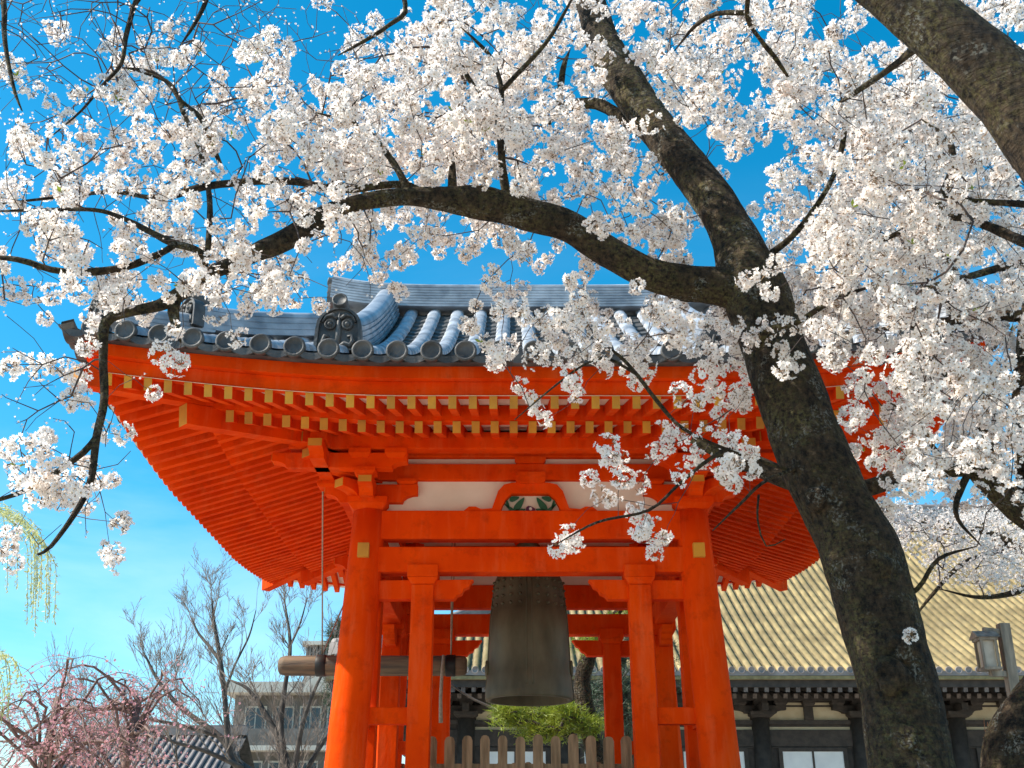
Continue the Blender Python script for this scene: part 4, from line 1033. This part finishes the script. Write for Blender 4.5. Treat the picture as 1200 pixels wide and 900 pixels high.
# main cherry: left sprays, the crown over the roof, and a share of the right
ca = [sample(scale_cells(left, .95), 5.6, lambda x, y: 4.75, lambda x, y: 6.4, 'A', .5)]
up = [q for q in mid if q[0] < 6]; low = [q for q in mid if q[0] >= 6]
ca.append(sample(scale_cells(up, 1.0), 9.0, lambda x, y: 5.2, lambda x, y: 7.6, 'A', .12))
ca.append(sample(scale_cells(low, .9), 5.0, lambda x, y: 5.2, lambda x, y: 6.9, 'A', .10))
ca.append(sample(scale_cells(right, .25), 6, lambda x, y: 5.0, lambda x, y: 6.5, 'A', .05))
CA = np.concatenate(ca)
extra = np.concatenate([np.array([P(rng.uniform(640, 770), rng.uniform(-30, 55), rng.uniform(5.7, 6.1)) for _ in range(26)]), np.array([P(rng.uniform(815, 870), rng.uniform(375, 430), rng.uniform(5.5, 5.9)) for _ in range(9)]), np.array([P(rng.uniform(770, 900), rng.uniform(490, 565), rng.uniform(5.3, 5.6)) for _ in range(5)]), np.array([P(x, y, Y) for x, y, Y in ((868, 395, 5.7), (880, 385, 5.68), (893, 378, 5.65), (876, 402, 5.66), (908, 372, 5.62), (925, 376, 5.6), (942, 366, 5.58), (958, 372, 5.57), (900, 392, 5.66), (915, 425, 5.75), (925, 432, 5.75), (917, 412, 5.75), (932, 422, 5.75), (1070, 744, 5.66), (650, 640, 5.5), (940, 380, 5.6), (975, 380, 5.6))])])
bcells = [(r, c) for r in range(0, 7) for c in range(0, 9)]
bare = np.array([P((c + rng.random()) * 50, (r + rng.random()) * 50, rng.uniform(4.9, 6.6)) for r, c in bcells for _ in range(9 if r < 5 else 6)] + [P(rng.uniform(0, 160), rng.uniform(350, 640), rng.uniform(4.9, 5.6)) for _ in range(50)])
cherry((A_trunk[0][0], 6.0, 0), 'white blossoming cherry with thick mossy trunk leaning in front of the vermilion pavilion', [A_trunk, A_left], A_br, CA, extra, bare, seg=40, knots=((1026, 664, 5.80, .075), (1048, 762, 5.80, .07), (1040, 790, 5.79, .08), (945, 520, 5.88, .055), (955, 585, 5.85, .055), (1062, 865, 5.80, .06), (868, 312, 6.03, .07)))
CB = np.concatenate([sample(scale_cells(right, .50), 8, lambda x, y: 4.6, lambda x, y: 7.0, 'B', .12), sample(scale_cells([q for q in mid if q[1] >= 15 and q[0] < 4], .25), 4, lambda x, y: 4.4, lambda x, y: 5.4, 'B')])
cherry((B_limb[-1][0], 4.2, 0), 'blossoming cherry whose dark heavy limb crosses the upper right corner', [B_limb], B_br, CB)
CC = sample(scale_cells(right, .75), 14, lambda x, y: 6.8, lambda x, y: (8.3 if y > 330 else 10.5), 'C', .05)
cherry((C_trunk[0][0], 7.4, 0), 'blossoming cherry with mossy forked trunk at the right edge beside the lantern', [C_trunk, C_limb], C_br, CC, seg=22)
# farther cherry in front of the hall roof
D_trunk = crom([(1330, 1200, 15, 46), (1320, 950, 15, 40), (1290, 760, 15, 32), (1240, 660, 15, 22), (1190, 640, 15, 14), (1140, 620, 15, 10), (1080, 610, 15, 6)], .1)
D_br = [[(1240, 660, 15, 12), (1200, 690, 14.8, 8), (1150, 700, 14.6, 5), (1100, 690, 14.5, 3)], [(1190, 640, 15, 8), (1130, 660, 15.2, 6), (1090, 700, 15.2, 4), (1060, 740, 15.2, 2)]]
cd = []
for x0, x1, y0, y1, n in ((1040, 1220, 598, 640, 130), (1090, 1215, 636, 680, 75), (1040, 1090, 596, 615, 20), (1130, 1220, 672, 700, 8)):
    for _ in range(n): cd.append(P(rng.uniform(x0, x1), rng.uniform(y0, y1), rng.uniform(13.6, 16)))
cherry((D_trunk[0][0], 15, 0), 'farther pale cherry spreading thin blossom across the hall roof', [D_trunk], D_br, np.array(cd), seg=12, fl=(10, 16, .10, .021), twr=.003)
# upper left: hanging bare twigs of one more cherry that stands outside the frame
E_trunk = crom([(-420, 1900, 5.2, 230), (-400, 1100, 5.2, 150), (-360, 500, 5.2, 110), (-280, 100, 5.2, 70), (-180, -120, 5.2, 40), (-60, -180, 5.2, 20), (20, -140, 5.2, 9)], .08)
E_br = [[(-60, -180, 5.2, 10), (-10, -80, 5.1, 8), (4, 0, 5.0, 7), (5, 40, 5.0, 6), (10, 75, 5.0, 5), (18, 110, 5.0, 4), (26, 130, 5.0, 2)],
        [(-30, -170, 5.2, 9), (100, -120, 5.2, 8), (165, -30, 5.3, 7), (156, 10, 5.3, 6.5), (147, 45, 5.3, 6), (142, 75, 5.3, 5), (120, 100, 5.3, 4), (95, 130, 5.3, 3), (60, 160, 5.3, 2)],
        [(120, -110, 5.2, 8), (250, -60, 5.3, 7), (243, -5, 5.3, 6), (228, 28, 5.3, 5), (210, 55, 5.3, 3)],
        [(200, -90, 5.2, 8), (430, -60, 5.6, 7), (475, 5, 5.7, 6), (455, 30, 5.7, 5), (420, 52, 5.7, 4), (396, 65, 5.7, 3)]]
ce_ = np.array([P(rng.uniform(-20, 330), rng.uniform(-30, 130), rng.uniform(4.8, 6)) for _ in range(9)])
bare2 = np.array([P(rng.uniform(-30, 330), rng.uniform(-60, 170) if i % 3 else rng.uniform(-40, 60), rng.uniform(4.7, 6.0)) for i in range(190)])
cherry((E_trunk[0][0], 5.2, 0), 'cherry outside the left edge whose thin budding twigs hang into the upper left corner', [E_trunk], E_br, ce_, None, bare2, seg=14)

# ---- bare deciduous trees, weeping cherries, pines, willow ------------------
def grow(base, h, spread, depth, seed, r0, fork=(2, 4), lean=(0, 0), first=.3, up=.25, ratio=.72):
    """recursive branching skeleton -> list of (points, radii)"""
    rd = random.Random(seed); out = []
    def go(p, d, L, r, lev):
        n = 5; pts = [p]; rr = [r]
        for i in range(n):
            d = (d + Vector((rd.gauss(0, .09), rd.gauss(0, .09), rd.gauss(0, .05) + up * .12))).normalized(); p = p + d * L / n; pts.append(p); rr.append(r * (1 - .38 * (i + 1) / n))
        out.append((pts, rr))
        if lev >= depth: return
        for q in range(rd.randint(*fork)):
            a = rd.uniform(0, 2 * math.pi); s = rd.uniform(.45, 1) * spread
            nd = (d + Vector((math.cos(a) * s, math.sin(a) * s, rd.uniform(-.1, .2)))).normalized(); i = rd.choice((3, 4, 5, 5)) if q else 5
            go(pts[i], nd, L * ratio * rd.uniform(.8, 1.15), rr[i] * rd.uniform(.55, .8), lev + 1)
    go(Vector(base), Vector((lean[0], lean[1], 1)).normalized(), h * first, r0, 0)
    return out
def bare_tree(px, Y, top, seed, label, stems=3, matl=None, spread=.55, name='bare_tree', r0=.11, depth=6, group='bare trees beyond the pavilion'):
    bx = px_x(px, Y, 4); t = root(name, (bx, Y, 0), label, 'tree', group); ht = P(px, top, Y).z
    rd = random.Random(seed); tr = MB(); tw = MB()
    for s in range(stems):
        a = rd.uniform(0, 6.28); sk = grow((bx + .25 * math.cos(a), Y + .25 * math.sin(a), 0), ht * rd.uniform(.85, 1.05), spread, depth, seed * 10 + s, r0 * rd.uniform(.7, 1), lean=(.38 * math.cos(a), .3 * math.sin(a)), first=.36, up=.35)
        for pts, rr in sk:
            big = rr[0] > .022; (tr if big else tw).tube(pts, [max(q, .0045) for q in rr], 7 if big else 3, cap=False)
    tr.build('trunk', matl or BAREB, t); tw.build('twigs', BARET, t, kind='stuff'); return t
BAREB = mat('grey_brown_bark', (.045, .036, .03), (.10, .08, .065), rough=.9, scale=6)
BARET = mat('pale_twigs', (.19, .15, .12), (.28, .22, .18), rough=.9, scale=6)
def bare_skel(px, Y, label, limbs, boxes, r0=.0042):
    t = root('bare_tree', (px_x(px, Y, 4), Y, 0), label, 'tree', 'bare trees beyond the pavilion'); m = MB(); sk = []
    for nodes in limbs: a = crom([(x, y, Y + dy, d * .72) for x, y, dy, d in nodes], .15); limb_mesh(m, a, 8, wob=.08, wf=3); sk.append(a[:, :3])
    m.build('trunk', BAREB, t); rd = random.Random(int(px)); tw = MB()
    def go(p, d, L, r, lev):
        n = 4; pts = [p]; rr = [r]; dd = d.copy()
        for i in range(n):
            dd = (dd + Vector((rd.gauss(0, .10), rd.gauss(0, .10), rd.gauss(.03, .05)))).normalized(); pts.append(pts[-1] + dd * L / n); rr.append(max(.0035, r * (1 - .5 * (i + 1) / n)))
        tw.tube(pts, rr, 4 if lev < 2 else 3, cap=False)
        if lev >= 4: return
        for q in range(rd.randint(2, 4) if lev < 3 else rd.randint(1, 3)):
            i = rd.randint(1, n); a = rd.uniform(0, 6.28); s = rd.uniform(.35, .75)
            nd = (dd + Vector((math.cos(a) * s, math.sin(a) * s, rd.uniform(-.05, .25)))).normalized(); go(pts[i], nd, L * rd.uniform(.55, .8), max(.004, rr[i] * .62), lev + 1)
    for nodes in limbs:
        a = crom([(x, y, Y + dy, d * .72) for x, y, dy, d in nodes], .15); N = len(a); st_ = int(N * .35) if nodes[0][1] > 1000 else 2
        for i in list(range(st_, N, 3)) + [N - 1]:
            tg = Vector(a[min(i + 1, N - 1)][:3]) - Vector(a[max(i - 1, 0)][:3]); tg.normalize(); az = rd.uniform(0, 6.28); s = rd.uniform(.4, .9) if i < N - 1 else .1
            go(Vector(a[i][:3]), (tg + Vector((math.cos(az) * s, math.sin(az) * s, .35))).normalized(), rd.uniform(.55, 1.0) * (1.1 - .4 * i / N), max(.007, min(.02, a[i][3] * .5)), 0)
    tw.build('twigs', BARET, t, kind='stuff'); return t
bare_skel(300, 26, 'tall bare grey tree whose dark limbs fork widest, left of the pavilion',
  [[(318, 1240, 0, 34), (312, 1000, 0, 26), (300, 920, 0, 20), (277, 892, .2, 13), (257, 863, .3, 10), (213, 830, .5, 8), (187, 800, .6, 6), (170, 768, .7, 3)],
   [(300, 920, 0, 14), (272, 890, 0, 10), (266, 850, 0, 10), (263, 813, 0, 9), (257, 767, 0, 8), (250, 723, 0, 5), (248, 700, 0, 2)],
   [(258, 775, 0, 6), (245, 757, .2, 5), (233, 743, .3, 4), (223, 722, .4, 2)],
   [(257, 863, .3, 7), (220, 852, .1, 6), (170, 842, -.2, 5), (140, 838, -.3, 3)],
   [(285, 900, 0, 8), (240, 880, -.4, 7), (200, 868, -.6, 5), (165, 850, -.7, 3)],
   [(263, 813, 0, 5), (275, 780, .2, 4), (292, 745, .4, 3), (300, 715, .4, 1.5)]],
  [(205, 300, 690, 760, 120), (150, 250, 740, 830, 110), (230, 300, 760, 860, 70), (140, 230, 820, 880, 40)])
bare_skel(345, 23, 'bare grey tree nearest the vermilion pillar, spreading behind the log end',
  [[(350, 1270, 0, 36), (346, 1050, 0, 28), (342, 930, 0, 18), (327, 867, .2, 11), (307, 830, .3, 8), (290, 807, .4, 6), (270, 797, .5, 3)],
   [(342, 930, 0, 12), (330, 860, 0, 9), (333, 813, 0, 8), (340, 757, 0, 6), (333, 700, 0, 2)],
   [(342, 925, 0, 10), (352, 860, -.2, 8), (366, 815, -.3, 6), (385, 775, -.3, 3)],
   [(345, 930, 0, 10), (372, 880, .2, 8), (392, 850, .3, 5), (405, 815, .3, 3)],
   [(340, 757, 0, 4), (352, 730, .2, 3), (360, 700, .3, 1.5)]],
  [(290, 395, 695, 770, 110), (290, 400, 770, 860, 130), (300, 400, 850, 900, 60)])
bare_tree(205, 31, 745, 37, 'slender bare tree rising above the pink weeping branches', 2, r0=.09)

WEEPB = mat('reddish_bark', (.12, .075, .06), (.24, .16, .13), rough=.9, scale=6)
PINK = mat('pink_petal', (.72, .28, .33), (.85, .50, .52), rough=.7, scale=12, trans=.3)
def weeping(px, Y, top, seed, label, n=46):
    bx = px_x(px, Y, 3); t = root('weeping_cherry', (bx, Y, 0), label, 'weeping cherry', 'pink weeping cherries'); zt_ = P(px, top, Y).z
    rd = random.Random(seed); tr = MB(); tw = MB(); tips = []
    tr.tube([(bx, Y, 0), (bx + .08, Y, zt_ * .3), (bx - .05, Y, zt_ * .6), (bx + .05, Y, zt_ * .92)], [.14, .11, .09, .05], 10, wob=.1)
    for i in range(n):
        a = rd.uniform(0, 6.28); rch = rd.uniform(.6, 2.7); z0 = zt_ * rd.uniform(.55, .92); zp = zt_ * rd.uniform(.72, 1.04); pts = []
        for j in range(12):
            s = j / 11; q = rch * s; z = z0 + (zp - z0) * math.sin(min(1, s * 2.2) * math.pi / 2) - max(0, s - .42) ** 1.6 * rch * 1.15
            pts.append(Vector((bx + math.cos(a) * q + rd.gauss(0, .03), Y + math.sin(a) * q, max(.3, z + rd.gauss(0, .03)))))
        tr.tube(pts, [max(.005, .03 * (1 - j / 12)) for j in range(12)], 5, cap=False)
        for j in range(3, 12):
            for q in range(rd.randint(1, 2)):
                L = rd.uniform(.3, 1.0); b = pts[j]; dv = Vector((rd.gauss(0, .35), rd.gauss(0, .35), rd.uniform(.1, .5))).normalized(); pp = [b]
                for w_ in range(4): dv = (dv + Vector((0, 0, -.42))).normalized(); pp.append(pp[-1] + dv * L / 4)
                tw.tube(pp, [.006, .005, .005, .004, .004], 3, cap=False)
                for w_ in range(1, 5):
                    if rd.random() < .55: tips.append(pp[w_])
    tr.build('trunk', WEEPB, t); tw.build('twigs', mat('reddish_twigs', (.26, .15, .13), (.36, .23, .20), rough=.9, scale=6) if 'reddish_twigs' not in MATS else MATS['reddish_twigs'], t)
    pos = np.array([tuple(v) for v in tips for _ in range(2)]); pos = pos + rng.normal(size=pos.shape) * .05
    flowers_object('crown', pos, rng.normal(size=pos.shape), rng.uniform(.016, .028, len(pos)), t, mats=[PINK, PINK, CALYX]); return t
weeping(75, 17, 790, 3, 'pink weeping cherry at the left edge below the willow fronds', 25)
weeping(165, 19, 792, 5, 'pink weeping cherry in front of the grey tiled outbuilding', 22)

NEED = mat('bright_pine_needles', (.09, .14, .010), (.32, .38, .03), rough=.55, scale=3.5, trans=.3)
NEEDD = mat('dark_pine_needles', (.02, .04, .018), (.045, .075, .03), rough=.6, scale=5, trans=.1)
def needles(cents, nper, L, parent, matl, upw=.5, wd=.007):
    n = len(cents) * nper; c = np.repeat(np.array(cents), nper, 0); d = rng.normal(size=(n, 3)); d[:, 2] = d[:, 2] * .6 + upw; d /= np.linalg.norm(d, axis=1, keepdims=True)
    s = np.cross(d, rng.normal(size=(n, 3))); s /= np.linalg.norm(s, axis=1, keepdims=True); c = c + rng.normal(size=(n, 3)) * .05; LL = L * rng.uniform(.6, 1.1, (n, 1))
    V = np.stack([c - s * wd, c + s * wd, c + d * LL], 1).reshape(-1, 3); return np_object('crown', V, [np.arange(3 * n).reshape(-1, 3)], [matl], parent)
def pine(px, Y, label, boxes, trunk, matl, nper=26, L=.16):
    bx = px_x(trunk[0][0], Y, 0); t = root('pine_tree', (bx, Y, 0), label, 'pine tree'); m = MB()
    arr = crom([(x, y, Y, d) for x, y, d in trunk], .1); limb_mesh(m, arr, 14, wob=.1, wf=4); m.build('trunk', BARK, t)
    cents = []; 
    for (x0, x1, y0, y1, n, dy) in boxes:
        for _ in range(n):
            u, v = rng.normal(size=2) * .42; cents.append(P((x0 + x1) / 2 + np.clip(u, -1, 1) * (x1 - x0) / 2, (y0 + y1) / 2 + np.clip(v, -1, 1) * (y1 - y0) / 2, Y + rng.uniform(-dy, dy)))
    net = twig_net(arr[:, :3], np.array(cents), seg=.2); twig_object('twigs', net, .006, t, BAREB, rmax=.05)
    needles(cents, nper, L, t, matl); return t
pine(640, 19.0, 'bright green pine with crooked pale trunk directly behind the bell', [(576, 622, 822, 852, 100, .5), (606, 668, 836, 870, 120, .5), (640, 690, 824, 846, 80, .5), (668, 708, 838, 864, 80, .5), (735, 792, 704, 728, 60, .5), (672, 712, 740, 768, 45, .5), (488, 508, 778, 800, 22, .3), (700, 745, 720, 745, 30, .5)],
     [(700, 1250, 30), (694, 980, 28), (700, 900, 25), (690, 850, 22), (682, 800, 20), (690, 770, 18), (700, 740, 12), (730, 712, 6)], NEED)
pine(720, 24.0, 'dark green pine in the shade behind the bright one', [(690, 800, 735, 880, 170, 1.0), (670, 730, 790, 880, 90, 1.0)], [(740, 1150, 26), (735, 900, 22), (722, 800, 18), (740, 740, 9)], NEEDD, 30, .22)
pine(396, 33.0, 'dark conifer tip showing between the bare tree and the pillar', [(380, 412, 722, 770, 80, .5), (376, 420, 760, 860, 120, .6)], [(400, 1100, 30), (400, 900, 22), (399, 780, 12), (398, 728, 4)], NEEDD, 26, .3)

WIL = mat('pale_willow_leaf', (.50, .56, .18), (.68, .70, .34), rough=.6, scale=4, trans=.4)
def willow():
    Y = 12.0; bx = px_x(-260, Y, 4); t = root('willow', (bx, Y, 0), 'pale yellow green willow trailing fronds in at the left edge', 'willow'); m = MB(); rd = random.Random(4)
    a = crom([(-300, 1350, Y, 90), (-270, 950, Y, 70), (-220, 700, Y, 50), (-140, 600, Y, 28), (-70, 580, Y, 14), (-10, 600, Y, 8)], .1); limb_mesh(m, a, 12, wob=.08)
    b = crom([(-220, 700, Y, 26), (-120, 740, Y, 16), (-50, 770, Y, 9), (-5, 785, Y, 5)], .1); limb_mesh(m, b, 8); m.build('trunk', BARK, t)
    tw = MB(); V = []; Fq = []
    fr = [(x, rd.uniform(612, 640), rd.uniform(60, 112)) for x in [rd.uniform(-60, 62) for _ in range(24)]] + [(62, 655, 72), (55, 640, 85), (45, 640, 70), (5, 770, 70), (-5, 765, 90), (10, 780, 50)] + [(rd.uniform(-50, 22), rd.uniform(765, 800), rd.uniform(25, 55)) for _ in range(12)]
    for (x, y, ln) in fr:
        Yf = Y + rd.uniform(-.5, .5); src = a if y < 700 else b; p1 = P(x, y, Yf); p0 = Vector(src[-1 - rd.randint(0, 4)][:3]); p2 = P(x + rd.uniform(-2, 6), y + ln, Yf)
        pts = [p0, p0.lerp(p1, .5) + Vector((0, 0, .12)), p1, p1.lerp(p2, .5) + Vector((.02, 0, 0)), p2]; A4 = crom3([(*p, .006) for p in pts], .05); tw.tube([tuple(q[:3]) for q in A4], .004, 4, cap=False)
        for q in A4[len(A4) // 5:]:
            for _ in range(4):
                c = np.array(q[:3]) + rng.normal(size=3) * .01; d = rng.normal(size=3) * .5; d[2] -= .6; d /= np.linalg.norm(d); s = np.cross(d, rng.normal(size=3)); s /= np.linalg.norm(s); L = rd.uniform(.03, .065)
                o = len(V); V += [c, c + d * L * .5 + s * L * .14, c + d * L, c + d * L * .5 - s * L * .14]; Fq.append((o, o + 1, o + 2, o + 3))
    tw.build('twigs', WIL, t); np_object('crown', np.array(V), [np.array(Fq)], [WIL], t)
willow()
# reddish shrub under the lantern
sh = root('maple_shrub', (px_x(1160, 11, 2), 11, 0), 'small reddish twiggy maple shrub below the lantern box', 'shrub')
m = MB(); ORG = mat('reddish_twig', (.32, .10, .04), (.45, .18, .08), rough=.8, scale=8)
for s in range(3):
    for pts, rr in grow((px_x(1160, 11, 2) + (s - 1) * .12, 11, 0), P(1150, 835, 11).z * .80, .7, 5, 70 + s, .02, lean=((s - 1) * .1, 0), first=.42, up=.1): m.tube(pts, [max(q, .003) for q in rr], 4, cap=False)
m.build('twigs', ORG, sh)
